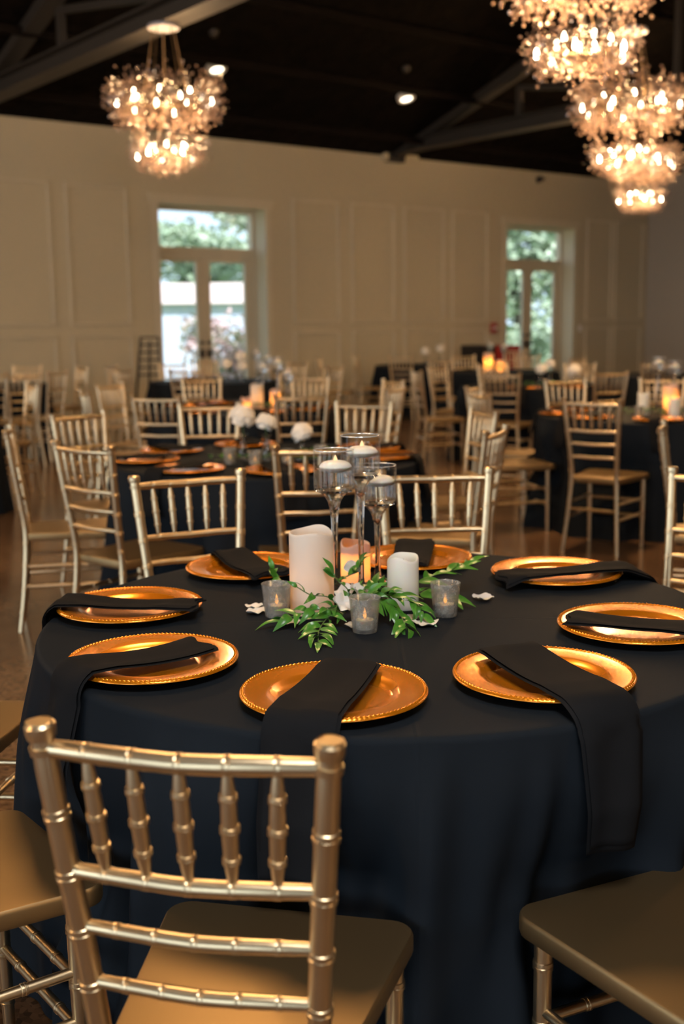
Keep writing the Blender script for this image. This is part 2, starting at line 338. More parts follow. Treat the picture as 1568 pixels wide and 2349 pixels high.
# wall panel mouldings
PAN = [(-4.95,-3.98),(-3.77,-2.71+0.02),(-3.0+0.0,-2.48),(-2.27,-1.34),(1.46,2.38),(2.62,3.53),(3.73,4.65),(4.83,5.70),(8.34,9.10),(9.19,10.05)]
PAN[2] = (-3.42,-2.48); PAN[1] = (-4.57,-3.63); PAN[0] = (-5.72,-4.78)
PAN += [(-6.87,-5.93),(-8.02,-7.08)]
def frame_moulding(name, s0, s1, z0, z1):
    w, t = 0.045, 0.028; m = MB()
    for a in ((s0,z0,s1,z0+w),(s0,z1-w,s1,z1),(s0,z0+w,s0+w,z1-w),(s1-w,z0+w,s1,z1-w)):
        x0,y0,x1,y1 = a
        m.add([(x0,0,y0),(x1,0,y0),(x1,0,y1),(x0,0,y1),(x0+.008,t,y0+.008),(x1-.008,t,y0+.008),(x1-.008,t,y1-.008),(x0+.008,t,y1-.008)],
              [(0,1,2,3),(7,6,5,4),(0,4,5,1),(1,5,6,2),(2,6,7,3),(3,7,4,0)])
    return room_obj(name, m, M['trim'], parent=wall_far)
for s0, s1 in PAN:
    frame_moulding('panel_moulding', s0, s1, 1.43, 3.33)
    frame_moulding('panel_moulding', s0, s1, 0.28, 1.31)
for o in wall_far.children: o.matrix_parent_inverse = Matrix.Identity(4)
for i, (a, b) in enumerate(((S0,DOORS[0][0]-0.1),(DOORS[0][1]+0.1,DOORS[1][0]-0.1),(DOORS[1][1]+0.1,S1))):
    room_obj('baseboard_far_%d' % (i+1), MB().box(a, 0, 0, b, 0.02, 0.16), M['trim'])
# glazed double doors with transoms, set back in deep jambs
for i, (a, b) in enumerate(DOORS):
    root = empty('door_%d' % (i+1)); root.matrix_world = ROOM_M; struct(root)
    root['label'] = ('white double glass door with transom behind the black stand', 'white double glass door with transom near the room corner')[i]
    root['label'] = ('left white double glass door with a transom above', 'right white double glass door with a transom above')[i]
    c = (a+b)/2; y0, y1 = -0.38, -0.32
    def dp(name, mb, m, par=root): return put(name, mb.mesh(name, m), par)
    fr = MB()
    fr.box(a, -0.41, 0, a+0.05, -0.28, DTOP); fr.box(b-0.05, -0.41, 0, b, -0.28, DTOP)
    fr.box(a+0.05, -0.41, 2.45, b-0.05, -0.28, 2.56); fr.box(a+0.05, -0.41, DTOP-0.05, b-0.05, -0.28, DTOP)
    dp('door_frame', fr, M['trim'])
    dp('transom_pane', MB().box(a+0.05, -0.352, 2.56, b-0.05, -0.346, DTOP-0.05), M['pane'])
    for x0, x1, hx in ((a+0.055, c-0.004, c-0.06), (c+0.004, b-0.055, c+0.06)):
        lf = MB(); st = 0.115
        lf.box(x0, y0, 0.01, x0+st, y1, 2.445); lf.box(x1-st, y0, 0.01, x1, y1, 2.445)
        lf.box(x0+st, y0, 0.01, x1-st, y1, 0.30); lf.box(x0+st, y0, 2.35, x1-st, y1, 2.445)
        leaf = dp('door_leaf', lf, M['trim'])
        dp('door_pane', MB().box(x0+st, -0.353, 0.30, x1-st, -0.347, 2.35), M['pane'], leaf)
        h = MB(); h.tube([(hx,-0.32,1.0),(hx,-0.26,1.0)], 0.026, 10); h.bar((hx,-0.265,1.0),(hx+(0.11 if hx>c else -0.11),-0.265,1.0),0.02,0.02)
        h.tube([(hx,-0.32,1.16),(hx,-0.295,1.16)], 0.03, 10); h.box(hx-0.03,-0.321,0.93,hx+0.03,-0.312,1.07)
        dp('door_handle', h, M['dark'], leaf)
    cs = MB(); w = 0.10
    cs.box(a-w, 0, 0, a, 0.022, DTOP); cs.box(b, 0, 0, b+w, 0.022, DTOP); cs.box(a-w-0.03, 0, DTOP, b+w+0.03, 0.03, DTOP+0.10); cs.box(a-w-0.05, 0, DTOP+0.10, b+w+0.05, 0.05, DTOP+0.13)
    dp('door_casing', cs, M['trim'])
# steel roof trusses across the hall
for ti, s in enumerate((-10.5, -3.5, 3.5)):
    root = empty('roof_truss'); root.matrix_world = ROOM_M
    tag(root, ('dark steel roof truss above the photographer', 'dark steel roof truss crossing above the two-tier chandelier at upper left', 'dark steel roof truss meeting the wall between the two glass doors')[ti], 'roof truss', 'steel roof trusses')
    def tp(name, mb): return put(name, mb.mesh(name, M['steel']), root)
    L0, L1 = 0.12, DEP-0.1; mid = DEP/2; zb = 4.22
    m = MB(); m.box(s-0.13, L0, zb-0.10, s+0.13, L1, zb-0.08); m.box(s-0.015, L0, zb-0.08, s+0.015, L1, zb+0.10); m.box(s-0.13, L0, zb+0.08, s+0.13, L1, zb+0.10); tp('bottom_chord', m)
    for d0, d1 in ((L0, mid), (L1, mid)):
        z0 = EAVE + SLOPE*(d0 if d0 < mid else DEP-d0) - 0.10; z1 = RIDGE-0.32
        tp('top_chord', MB().bar((s,d0,max(z0,4.15)),(s,d1,z1),0.2,0.18))
    n = 10
    for k in range(1, n):
        d = L0 + (L1-L0)*k/n; zt = EAVE + SLOPE*min(d, DEP-d) - 0.28
        if zt > zb+0.2: tp('web_post', MB().bar((s,d,zb+0.1),(s,d,zt),0.08,0.08,(1,0,0)))
    for k in range(1, n-1):
        d0 = L0 + (L1-L0)*k/n; d1 = L0 + (L1-L0)*(k+1)/n
        if k < n/2: a_, b_ = (s, d1, zb+0.1), (s, d0, EAVE + SLOPE*d0 - 0.3)
        else: a_, b_ = (s, d0, zb+0.1), (s, d1, EAVE + SLOPE*(DEP-d1) - 0.3)
        if abs(a_[2]-b_[2]) > 0.15: tp('web_diagonal', MB().bar(a_, b_, 0.07, 0.07))
    for d in (0.06, DEP-0.06): tp('bearing_plate', MB().box(s-0.17, d-0.06, 4.0, s+0.17, d+0.06, 4.34))
# recessed lights and small fittings on the roof
def on_roof(s, d): return room(s, d, EAVE + SLOPE*d)
for s, d, lab in ((-0.92, 1.74, 'left of the two glowing recessed downlights in the dark ceiling'), (2.29, 1.71, 'right of the two glowing recessed downlights in the dark ceiling')):
    p = on_roof(s, d) - Vector((0,0,.02)); root = empty('downlight', p); root.rotation_euler = (NX + Vector((0,0,SLOPE))).normalized().cross(UX).to_track_quat('Z','X').to_euler() if False else (UX.cross((NX + Vector((0,0,SLOPE))).normalized())*-1).to_track_quat('Z','Y').to_euler(); tag(root, lab, 'ceiling light', 'recessed downlights')
    put('trim_ring', MB().lathe([(0.085,-0.05),(0.125,-0.05),(0.13,-0.02),(0.13,0.05),(0.085,0.05),(0.085,-0.05)], 28).mesh('trim_ring', M['white'], True, 40), root)
    put('lens', MB().lathe([(0,-0.036),(0.085,-0.036),(0.085,-0.02),(0,-0.02)], 28).mesh('lens', M['downlight']), root)
    l = bpy.data.lights.new('downlight_lamp', 'SPOT'); l.energy = 70; l.color = WARM; l.spot_size = radians(110); l.spot_blend = 0.6; l.shadow_soft_size = 0.07
    lo = bpy.data.objects.new('downlight_lamp', l); COL.objects.link(lo); lo.parent = root; lo.location = (0,0,-0.07)
for s, d, lab in ((-1.35, 2.39, 'small round ceiling sensor above the left downlight'), (1.76, 2.32, 'small round ceiling sensor above the right downlight')):
    p = on_roof(s, d)
    tag(put('ceiling_sensor', MB().lathe([(0,-0.07),(0.03,-0.065),(0.055,-0.04),(0.065,0.0),(0.065,0.03),(0,0.03)], 20).mesh('ceiling_sensor', M['steel'], True, 40), None, p), lab, 'sensor')
cm = empty('security_camera', room(7.12, 0.0, 3.98), TH); tag(cm, 'small black security camera at the top of the panelled wall', 'camera')
cm.rotation_euler = (0, 0, -TH)
put('mount', MB().tube([(0,0,0.0),(0,-0.08,0.0)], 0.03, 10).mesh('mount', M['dark'], True, 40), cm)
put('housing', MB().tube([(0,-0.07,0.03),(0,-0.08,-0.0),(0,-0.16,-0.03),(0,-0.20,-0.045)], [0.03,0.055,0.05,0.045], 12).mesh('housing', M['dark'], True, 40), cm)
al = empty('fire_alarm'); al.matrix_world = ROOM_M @ Matrix.Translation((5.84, 0, 1.31)); tag(al, 'red fire alarm pull box on the wall left of the right door', 'fire alarm')
put('body', MB().box(-0.07, 0, -0.09, 0.07, 0.05, 0.09).mesh('body', M['red']), al)
put('pull_handle', MB().box(-0.045, 0.05, -0.02, 0.045, 0.075, 0.02).mesh('pull_handle', M['white']), al)
for z, lab in ((1.28, 'white light switch on the wall right of the right glass door'), (0.42, 'white outlet cover low on the wall right of the right glass door')):
    sw = empty('light_switch' if z > 1 else 'wall_outlet'); sw.matrix_world = ROOM_M @ Matrix.Translation((8.2, 0, z)); tag(sw, lab, 'switch' if z > 1 else 'outlet')
    put('cover_plate', MB().box(-0.045, 0, -0.06, 0.045, 0.008, 0.06).mesh('cover_plate', M['white']), sw)
    put('toggle' if z > 1 else 'socket', MB().box(-0.012, 0.008, -0.025, 0.012, 0.016, 0.025).mesh('toggle', M['white' if z > 1 else 'dark']), sw)
bx = empty('storage_bench'); bx.matrix_world = ROOM_M @ Matrix.Translation((4.72, 0.35, 0)); tag(bx, 'low black and red bench against the far wall near right door', 'bench')
put('black_section', MB().box(0, 0, 0.08, 0.34, 0.5, 1.03).mesh('black_section', M['black']), bx)
put('red_section', MB().box(0.34, 0, 0.08, 0.92, 0.5, 1.02).mesh('red_section', M['red']), bx)
put('plinth', MB().box(0.03, 0.03, 0.0, 0.89, 0.47, 0.08).mesh('plinth', M['dark']), bx)
st = empty('display_stand', (-2.5, 14.95, 0), radians(15)); tag(st, 'black ladder-like metal stand left of the left glass door', 'stand')
for x in (-0.15, 0.15): put('leg', MB().bar((x*1.25-0.05,-0.16,0),(x*0.75+0.03,0.0,1.28),0.025,0.025).mesh('leg', M['dark']), st)
put('rear_leg', MB().bar((0,0.28,0),(0.03,0.01,1.22),0.025,0.025).mesh('rear_leg', M['dark']), st)
for k in range(6):
    f = 0.62+0.075*k; put('rung', MB().bar((-0.1875+(0.075+0.08)*f-0.05, -0.16+0.16*f-0.01, 1.28*f),(0.1875+(-0.075+0.08)*f-0.05, -0.16+0.16*f-0.01, 1.28*f),0.022,0.022).mesh('rung', M['dark']), st)

# ------------------------------------------------------------------ outdoors seen through the doors
room_obj('ground_outside', MB().box(-40, -45, -0.35, 60, -WT-0.01, -0.12), M['lawn'])
nb = empty('neighbour_building', (-6.5, 30.0, -0.3), radians(4)); tag(nb, 'pale block building with a pink fascia seen through left door', 'building')
put('block_wall', MB().box(-6, 0, 0, 6.5, 5, 2.28).mesh('block_wall', M['block']), nb)
put('fascia', MB().box(-6.2, -0.25, 2.28, 6.7, 5.2, 2.80).mesh('fascia', M['fascia']), nb)
def leafy(name, label, cat, loc, rx, rz, zc, n, leaf, m, trunk, group=None, seed=0):
    rnd = random.Random(seed); root = empty(name, loc); tag(root, label, cat, group)
    mb = MB()
    blobs = [(Vector((rnd.uniform(-.6,.6)*rx, rnd.uniform(-.6,.6)*rx, zc + rnd.uniform(-.6,.6)*rz)), rnd.uniform(.35,.6)) for _ in range(14)]
    for _ in range(n):
        c, q = blobs[rnd.randrange(14)]
        d = Vector((rnd.gauss(0,1), rnd.gauss(0,1), rnd.gauss(0,1))).normalized()*rnd.uniform(.55,1.0)
        p = c + Vector((d.x*rx*q, d.y*rx*q, d.z*rz*q)); a = Vector((rnd.gauss(0,1), rnd.gauss(0,1), rnd.gauss(0,.6))).normalized()
        b = a.cross(Vector((rnd.gauss(0,1), rnd.gauss(0,1), rnd.gauss(0,1)))).normalized(); L = leaf*rnd.uniform(.6,1.3)
        mb.add([p-a*L, p+b*L*.5, p+a*L, p-b*L*.5], [(0,1,2,3)])
    put('foliage', mb.mesh('foliage', m), root)
    tb = MB(); tb.tube([(0,0,-0.1),(0.05*rx,0,zc*0.5),(0,0,zc)], [trunk, trunk*.8, trunk*.4], 8)
    for k in range(5):
        a = 2*pi*k/5; tb.tube([(0,0,zc*0.55),(rx*.4*cos(a), rx*.4*sin(a), zc)], [trunk*.5, trunk*.2], 6)
    put('trunk', tb.mesh('trunk', M['bark'], True), root); return root
G = 'trees and shrubs outside the glass doors'
leafy('flowering_shrub', 'pinkish flowering shrub outside the left door right pane', 'shrub', (-2.15, 21.5, -0.2), 0.85, 1.0, 0.95, 2600, 0.07, M['foliage_red'], 0.05, G, 1)
leafy('tree', 'large tree filling the right end of the left transom', 'tree', (-2.6, 38.5, -0.2), 2.1, 2.6, 6.0, 3200, 0.18, M['foliage'], 0.22, G, 2)
leafy('tree', 'rounded tree behind the pale block building', 'tree', (-5.2, 44.0, -0.2), 2.6, 1.6, 3.9, 2600, 0.2, M['foliage'], 0.22, G, 3)
leafy('tree', 'small distant tree at the left of the left transom', 'tree', (-8.6, 46.0, -0.2), 1.6, 1.5, 4.0, 1800, 0.2, M['foliage'], 0.2, G, 4)
leafy('tree', 'leafy tree behind the right door left pane', 'tree', (4.9, 32.0, -0.2), 1.9, 2.6, 3.6, 3400, 0.16, M['foliage'], 0.2, G, 5)
leafy('tree', 'tall tree behind the right door right pane', 'tree', (8.6, 36.0, -0.2), 2.4, 3.0, 4.4, 3600, 0.18, M['foliage'], 0.22, G, 6)
leafy('shrub', 'green shrub low outside the right door left pane', 'shrub', (4.3, 27.0, -0.2), 1.0, 0.9, 0.8, 2200, 0.09, M['foliage'], 0.05, G, 7)
leafy('shrub', 'pale green shrub low outside the right door right pane', 'shrub', (6.4, 29.5, -0.2), 1.1, 1.1, 1.0, 2200, 0.09, M['foliage'], 0.05, G, 8)

# ------------------------------------------------------------------ gold bamboo-style chair
def ringed(path, base, rings, w=0.0075, h=0.0022, step=0.03, seg=14, extra=()):
    """tube along a polyline with double bead rings at the given arc fractions; base(t) gives the radius."""
    path = [Vector(p) for p in path]; acc = [0.0]
    for a, b in zip(path, path[1:]): acc.append(acc[-1] + (b-a).length)
    L = acc[-1]
    def at(s_):
        s_ = max(0, min(L, s_))
        for i in range(len(path)-1):
            if s_ <= acc[i+1] + 1e-9:
                f = (s_-acc[i])/(acc[i+1]-acc[i]); return path[i].lerp(path[i+1], f)
        return path[-1]
    sts = {}
    k = 0.0
    n = max(2, int(L/step))
    for i in range(n+1): sts[L*i/n] = base(i/n)
    for r in rings:
        c = r*L
        for key in [q for q in sts if abs(q-c) < w*1.2 and 0 < q < L]: del sts[key]
        for o, g in ((-1.12,0),(-1,0),(-.86,.9),(-.2,1),(-.06,.35),(.06,.35),(.2,1),(.86,.9),(1,0),(1.12,0)):
            q = c + o*w
            if 0 <= q <= L: sts[q] = base(q/L) + h*g
    for q, rr in extra: sts[q] = rr
    ks = sorted(sts); m = MB(); m.tube([at(q) for q in ks], [sts[q] for q in ks], seg); return m
def curve(pts, n=14):
    pts = [Vector(p) for p in pts]; out = []
    P = [pts[0]*2-pts[1]] + pts + [pts[-1]*2-pts[-2]]
    for i in range(1, len(P)-2):
        for k in range(n):
            t = k/n; a, b, c, d = P[i-1], P[i], P[i+1], P[i+2]
            out.append(0.5*((2*b) + (c-a)*t + (2*a-5*b+4*c-d)*t*t + (3*b-a-3*c+d)*t**3))
    out.append(pts[-1]); return out
def make_chair():
    root = empty('dining_chair')
    G_ = M['gold']; HT = 0.955
    def post(sx):
        return curve([(sx*.178,-.245,0),(sx*.160,-.215,.22),(sx*.146,-.198,.45),(sx*.150,-.212,.60),(sx*.164,-.237,.78),(sx*.1775,-.258,HT)], 8)
    def at_z(sx, z):
        p = post(sx)
        for a, b in zip(p, p[1:]):
            if a.z <= z <= b.z: return a.lerp(b, (z-a.z)/(b.z-a.z))
        return p[-1]
    L = HT*1.012
    me = None
    for sx in (-1, 1):
        fin = [(L-.044,.0145),(L-.0435,.0172),(L-.034,.0178),(L-.0335,.0150),(L-.0235,.0150),(L-.023,.0172),(L-.016,.0186),(L-.007,.0188),(L-.002,.0165),(L,.012)]
        m = ringed(post(sx), lambda t: .0118+.0035*min(1, t*2.2)-.0008*max(0,t-.6), [.10,.21,.33,.44,.535,.617,.70,.785,.872], .0085, .0018, .03, 16, fin)
        put('back_post', m.mesh('back_post', G_, True, 38), root)
        fl = ringed([(sx*.176,.178,0),(sx*.178,.174,.435)], lambda t: .0115+.0035*min(1, t*1.6), [.18,.42,.66,.90], .008, .0018, .03, 14)
        put('front_leg', fl.mesh('front_leg', G_, True, 38), root)
    def rail(name, z, bow, r, nr, rh=.0007):
        a, b = at_z(-1, z), at_z(1, z); mid = (a+b)/2 + Vector((0,-bow,-.002))
        m = ringed(curve([a, a.lerp(b,.25)+Vector((0,-bow*.75,0)), mid, a.lerp(b,.75)+Vector((0,-bow*.75,0)), b], 4), lambda t: r-.0015*abs(2*t-1)**3, [(k+1)/(nr+1) for k in range(nr)], .005, rh, .03, 12)
        put(name, m.mesh(name, G_, True, 38), root); return a, b, bow
    T = rail('top_rail', .921, .016, .0125, 5); B2 = rail('back_rail', .757, .014, .0108, 5)
    rail('back_rail', .677, .012, .0098, 5); rail('back_rail', .596, .010, .0098, 5)
    for k in range(5):
        f = (k+1)/6; c = 1-(2*f-1)**2
        a = B2[0].lerp(B2[1], f) + Vector((0,-B2[2]*c,.006)); b = T[0].lerp(T[1], f) + Vector((0,-T[2]*c,-.008))
        m = ringed([a, b], lambda t: .0056+.0046*sin(pi*min(1,max(0,t)))**.6, [.22,.50,.78], .0048, .0022, .02, 12)
        put('spindle', m.mesh('spindle', G_, True, 38), root)
    # seat: rounded trapezoid slab with softened edges
    def outline(off):
        pts = []
        for (cx, cy, r, a0) in ((.205-.04,.232-.04,.04,0),(-.205+.04,.232-.04,.04,90),(-.158+.02,-.195+.02,.02,180),(.158-.02,-.195+.02,.02,270)):
            for k in range(7):
                a = radians(a0+90*k/6); pts.append((cx+(r-off)*cos(a), cy+(r-off)*sin(a)))
        return pts
    m = MB(); rows = [(.012,.430),(.002,.434),(0,.441),(0,.461),(.0012,.466),(.0035,.4685),(.008,.469)]
    n = 28; vs_ = [(x, y, z) for off, z in rows for x, y in outline(off)]
    fs_ = [(i*n+k, i*n+(k+1) % n, (i+1)*n+(k+1) % n, (i+1)*n+k) for i in range(len(rows)-1) for k in range(n)]
    fs_ += [tuple(range(n-1,-1,-1)), tuple((len(rows)-1)*n+k for k in range(n))]
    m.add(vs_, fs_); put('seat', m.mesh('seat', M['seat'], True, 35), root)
    def strt(a, b, nr):
        m = ringed([a, b], lambda t: .0098, [(k+1)/(nr+1) for k in range(nr)], .006, .0016, .04, 12); put('stretcher', m.mesh('stretcher', G_, True, 38), root)
    for z in (.31, .215):
        for sx in (-1, 1): strt(at_z(sx, z), (sx*.177, .175, z), 3)
    for z in (.295, .195): strt((-.177,.175,z), (.177,.175,z), 3)
    strt(at_z(-1, .27), at_z(1, .27), 3)
    return root
chair0 = make_chair(); BACK = 0.2575   # distance of the back tops behind the chair's origin
_used = [False]
def chair(bx, by, face, label, group):
    a = radians(face); o = chair0 if not _used[0] else copy_tree(chair0); _used[0] = True
    o.location = (bx + BACK*cos(a), by + BACK*sin(a), 0); o.rotation_euler = (0, 0, a - pi/2)
    tag(o, label, 'chair', group); return o
MC = (0.0964, 2.4905)
TB = {'main': MC, 'flower': (-.37, 5.6), 'candle': (-.74, 9.0), 'right': (2.15, 8.0), 'rback': (2.0, 11.75), 'fleft': (-3.45, 8.80), 'lback': (-4.15, 13.2), 'door': (-1.5, 13.6), 'far': (1.3, 17.9), 'rdoor': (2.15, 15.3), 'corner': (4.0, 13.8)}
def facing(x, y, t): c = TB[t]; return degrees(atan2(c[1]-y, c[0]-x))
CH = [
 (-.19, 1.26, 78, 'main', 'gold bamboo-style chair in the foreground, its back nearest the camera'),
 (-.92, 1.70, 38, 'main', 'gold chair at lower left edge, only seat and stretchers in view'),
 (-1.28, 2.68, -8, 'main', 'gold chair cut by left edge, its seat corner beside the main tablecloth'),
 (-.49, 3.61, -65, 'main', 'gold chair behind the main table, left of the tall pillar candle'),
 (.30, 3.63, -86, 'main', 'gold chair behind the main table, right of the stemmed candle glasses'),
 (1.17, 3.47, -140, 'main', 'gold chair whose post just shows at the right edge, mid height'),
 (.66, 1.38, 115, 'main', 'gold chair at lower right corner, seat in table shadow'),
 (-.085, 4.45, 100, 'flower', 'gold chair directly behind the stemmed glasses, facing the flower table'),
 (-1.05, 4.60, 51, 'flower', 'gold chair at left of flower table, back turned, seat toward the cloth'),
 (-1.45, 6.30, -39, 'flower', 'gold chair behind the back-turned chair left of flower table'),
 (-.79, 6.86, -82, 'flower', 'gold chair beyond the flower table, left of the white blooms'),
 (.14, 6.87, -112, 'flower', 'gold chair beyond the flower table, right of the white blooms'),
 (.77, 6.15, -165, 'flower', 'gold chair right of flower table, the farther of two seen edge-on'),
 (.69, 5.06, 158, 'flower', 'gold chair right of flower table, the nearer with curved top rail'),
 (-1.57, 5.37, 13, 'flower', 'gold chair seen edge-on at the far left, full leg to the floor'),
 (-1.25, 7.73, 71, 'candle', 'gold chair before the candle table, left one with straight-on back'),
 (-.26, 7.66, 100, 'candle', 'gold chair before the candle table, right one beside the pillar candles'),
 (.40, 8.47, 158, 'candle', 'gold chair at right of candle table, nearer of an overlapping pair'),
 (.44, 9.53, -155, 'candle', 'gold chair at right of candle table, farther of an overlapping pair'),
 (-.27, 10.38, -109, 'candle', 'gold chair behind the candle table, right of its stem glasses'),
 (-1.25, 10.30, -68, 'candle', 'gold chair behind the candle table, left of its stem glasses'),
 (-1.89, 9.48, -24, 'candle', 'gold chair at left of candle table, orange-lit rails by open floor'),
 (-1.87, 8.50, 22, 'candle', 'gold chair at left of candle table, edge-on behind another back'),
 (1.51, 6.86, 55, 'right', 'gold chair with full back and legs before the right candle table'),
 (1.0, 7.68, 16, 'right', 'gold chair left of the right candle table, seat reflecting daylight'),
 (1.11, 8.47, -24, 'right', 'gold chair mostly hidden left of the right candle table'),
 (1.82, 9.25, -75, 'right', 'gold chair behind the right candle table, left of two backs'),
 (2.62, 9.3, -110, 'right', 'gold chair behind the glowing pillar candle at the right edge'),
 (1.46, 5.16, -17, None, 'gold chair edge-on near the right edge, beaded side post'),
 (1.5, 10.62, 66, 'rback', 'gold chair before the white bloom table, left of two'),
 (2.5, 10.55, 112, 'rback', 'gold chair before the white bloom table, right of two with tilted rail'),
 (1.73, 13.0, -78, 'rback', 'gold chair behind the bloom table, below the orange pillar candle'),
 (2.71, 12.95, -120, 'rback', 'gold chair behind the round bloom near the right glass door'),
 (.88, 11.5, 12, 'rback', 'gold chair seen edge-on left of bloom table, rails catching blue light'),
 (1.08, 12.75, -40, 'rback', 'gold chair left of bloom table, orange back behind the edge-on chair'),
 (-2.65, 9.75, -150, 'fleft', 'gold chair at the far left table with orange rails, full back'),
 (-3.68, 12.0, 108, 'lback', 'gold chair cut by the left edge before the far-left back table'),
 (-3.2, 11.6, 125, 'lback', 'gold chair with purple-tinged post before the far-left back table'),
 (-3.95, 14.5, -90, 'lback', 'gold chair behind the far-left back table against the panelled wall'),
 (-3.15, 13.95, -145, 'lback', 'gold chair at far left, tall pale back below the wall panel'),
 (-3.03, 12.3, 160, 'lback', 'gold chair at far left seen edge-on, white seat to its left'),
 (-1.64, 12.25, 84, 'door', 'gold chair before the left glass door table, centre front'),
 (-2.36, 13.75, -10, 'door', 'gold chair left of the door table, orange back below the black stand'),
 (-2.4, 12.75, 40, 'door', 'gold chair with pale post, farthest left at the door table'),
 (-2.07, 14.55, -62, 'door', 'gold chair silhouetted against the left pane of the left door'),
 (-1.85, 15.7, -80, 'door', 'gold chair against the left door, beside its middle stile'),
 (-.54, 14.51, -137, 'door', 'gold chair right of the door table, low against the panelled wall'),
 (-.05, 12.83, 152, 'door', 'gold chair right of the door table with purple highlights on rails'),
 (-.98, 16.4, -30, None, 'gold chair at the wall just right of the left glass door'),
 (-.30, 16.4, -10, None, 'narrow edge-on gold chair at the wall under the first panel'),
 (.34, 17.3, 14, 'far', 'gold chair at the wall seen edge-on with seat to its right'),
 (.88, 16.65, 72, 'far', 'gold chair before the farthest table, beside its dark cloth'),
 (1.34, 14.49, 45, 'rdoor', 'gold chair before the right door table, dark cloth on its right'),
 (1.78, 16.6, -72, 'rdoor', 'gold chair in front of the red and black bench'),
 (2.68, 16.45, -115, 'rdoor', 'gold chair in front of the right glass door left pane'),
 (2.95, 19.4, -110, None, 'brown-looking gold chair standing closest to the right glass door'),
 (3.05, 14.75, -45, 'corner', 'pale gold chair right of the right glass door'),
 (3.46, 12.47, 68, 'corner', 'gold chair before the corner table, behind the right stem glasses'),
]
CH2 = []
for k, (x, y, f, t, lab) in enumerate(CH):      # seats just touch their table's linen
    if t and k >= 15:
        c = TB[t]; dd = hypot(x-c[0], y-c[1])
        if dd < 1.27: x, y = c[0]+(x-c[0])*1.27/dd, c[1]+(y-c[1])*1.27/dd
    CH2.append((x, y, f, t, lab))
CH = CH2
for x, y, f, t, lab in CH:
    if f is None: f = facing(x, y, t)
    chair(x, y, f, lab, 'gold bamboo-style chairs')

# ------------------------------------------------------------------ tablecloths
R = 0.765; ZT = 0.765
def cloth_mesh(seed, chairs=(), nth=288, ridges=()):
    rnd = random.Random(seed); m = MB(); rows = []
    waves = [(rnd.randint(9, 12), rnd.uniform(0, 6.28), 1.0), (rnd.randint(15, 19), rnd.uniform(0, 6.28), .55), (rnd.randint(23, 31), rnd.uniform(0, 6.28), .3), (5, rnd.uniform(0,6.28), .5)]
    def F(th):
        v = sum(a*sin(n*th+p+0.5*sin(3*th+p)) for n, p, a in waves)/1.6
        return v
    for r in (0.0, .06, .14, .25, .36, .46, .55, .62, .68, .72, .742, .752): rows.append(('t', r))
    for k in range(5): rows.append(('b', radians(18*(k+1))))
    nd_ = 26
    for k in range(1, nd_+1): rows.append(('d', k/nd_))
    rb = .013; vs_ = [(0,0,ZT)]
    for kind, q in rows[1:]:
        for k in range(nth):
            th = 2*pi*k/nth
            if kind == 't': r, z = q, ZT
            elif kind == 'b': r, z = R-rb+rb*sin(q), ZT-rb+rb*cos(q)
            else:
                z = (ZT-rb)*(1-q); f = F(th + .10*q*sin(4*th)); A = .012*min(1, q*6) + .042*q**.8 + .018*q*q
                off = .018*min(1, q*4) + .040*q + A*f
                for ca, hw in chairs:      # pushed back where a seat meets the linen
                    dd = abs((th-ca+pi) % (2*pi)-pi); s_ = 1.0 if dd < hw else max(0.0, 1-(dd-hw)/.16)
                    wq = min(1, max(0, (q-.12)/.22))*(1 if q < .46 else max(0.0, 1-(q-.46)/.25)); s_ = s_*s_*(3-2*s_)
                    off = min(off, off - s_*wq*(.010 + .040*q + A*1.15))
                for ca, am, wd in ridges:  # pronounced pleats falling from the table edge
                    dd = (th-ca+.12*q+pi) % (2*pi)-pi; x_ = dd/(wd*(.6+q)); off += am*min(1, q*2.2)*(exp(-x_*x_) - .75*exp(-(x_-1.9)**2) - .5*exp(-(x_+1.9)**2))
                r = R + max(-.09*min(1, q*4), off)
                if q > .985: z = .004
            vs_.append((r*cos(th), r*sin(th), z))
    fs_ = [(0, 1+k, 1+(k+1) % nth) for k in range(nth)]
    for i in range(len(rows)-2):
        for k in range(nth):
            a = 1+i*nth; k2 = (k+1) % nth; fs_.append((a+k, a+nth+k, a+nth+k2, a+k2))
    m.add(vs_, fs_); return m.mesh('tablecloth', M['cloth'], True)
TCL = {'main': 'black cloth draped over the main round table in the foreground', 'flower': 'black cloth on the table with white blooms behind the main table',
 'candle': 'black cloth on the third table back with lit pillar candles', 'right': 'black cloth on the round table at right with stem glasses',
 'rback': 'black cloth on the table of white blooms before the right door', 'fleft': 'black cloth of the table cut by the left edge',
 'lback': 'black cloth on the far-left back table near panelled wall', 'door': 'black cloth on the table before the left glass door',
 'far': 'black cloth on the farthest table by the wall between doors', 'rdoor': 'black cloth on the table before the right glass door', 'corner': 'black cloth on the back table at right edge near the corner'}
for i, (k, lab) in enumerate(TCL.items()):
    ca = [(atan2(y-TB[k][1], x-TB[k][0]), .19) for x, y, f, t, _ in CH if hypot(y-TB[k][1], x-TB[k][0]) < 1.5]
    o = put('tablecloth', cloth_mesh(3+i, ca, 432 if k == 'main' else 200, [(radians(a_), b_, c_) for a_, b_, c_ in ((-86,.034,.045),(-72,.030,.035),(-50,.034,.05),(-36,.03,.04),(-100,.02,.03),(-122,.03,.04),(-140,.026,.035),(-165,.03,.05))] if k == 'main' else ()), None, (*TB[k], 0)); tag(o, lab, 'tablecloth', 'black round tablecloths')

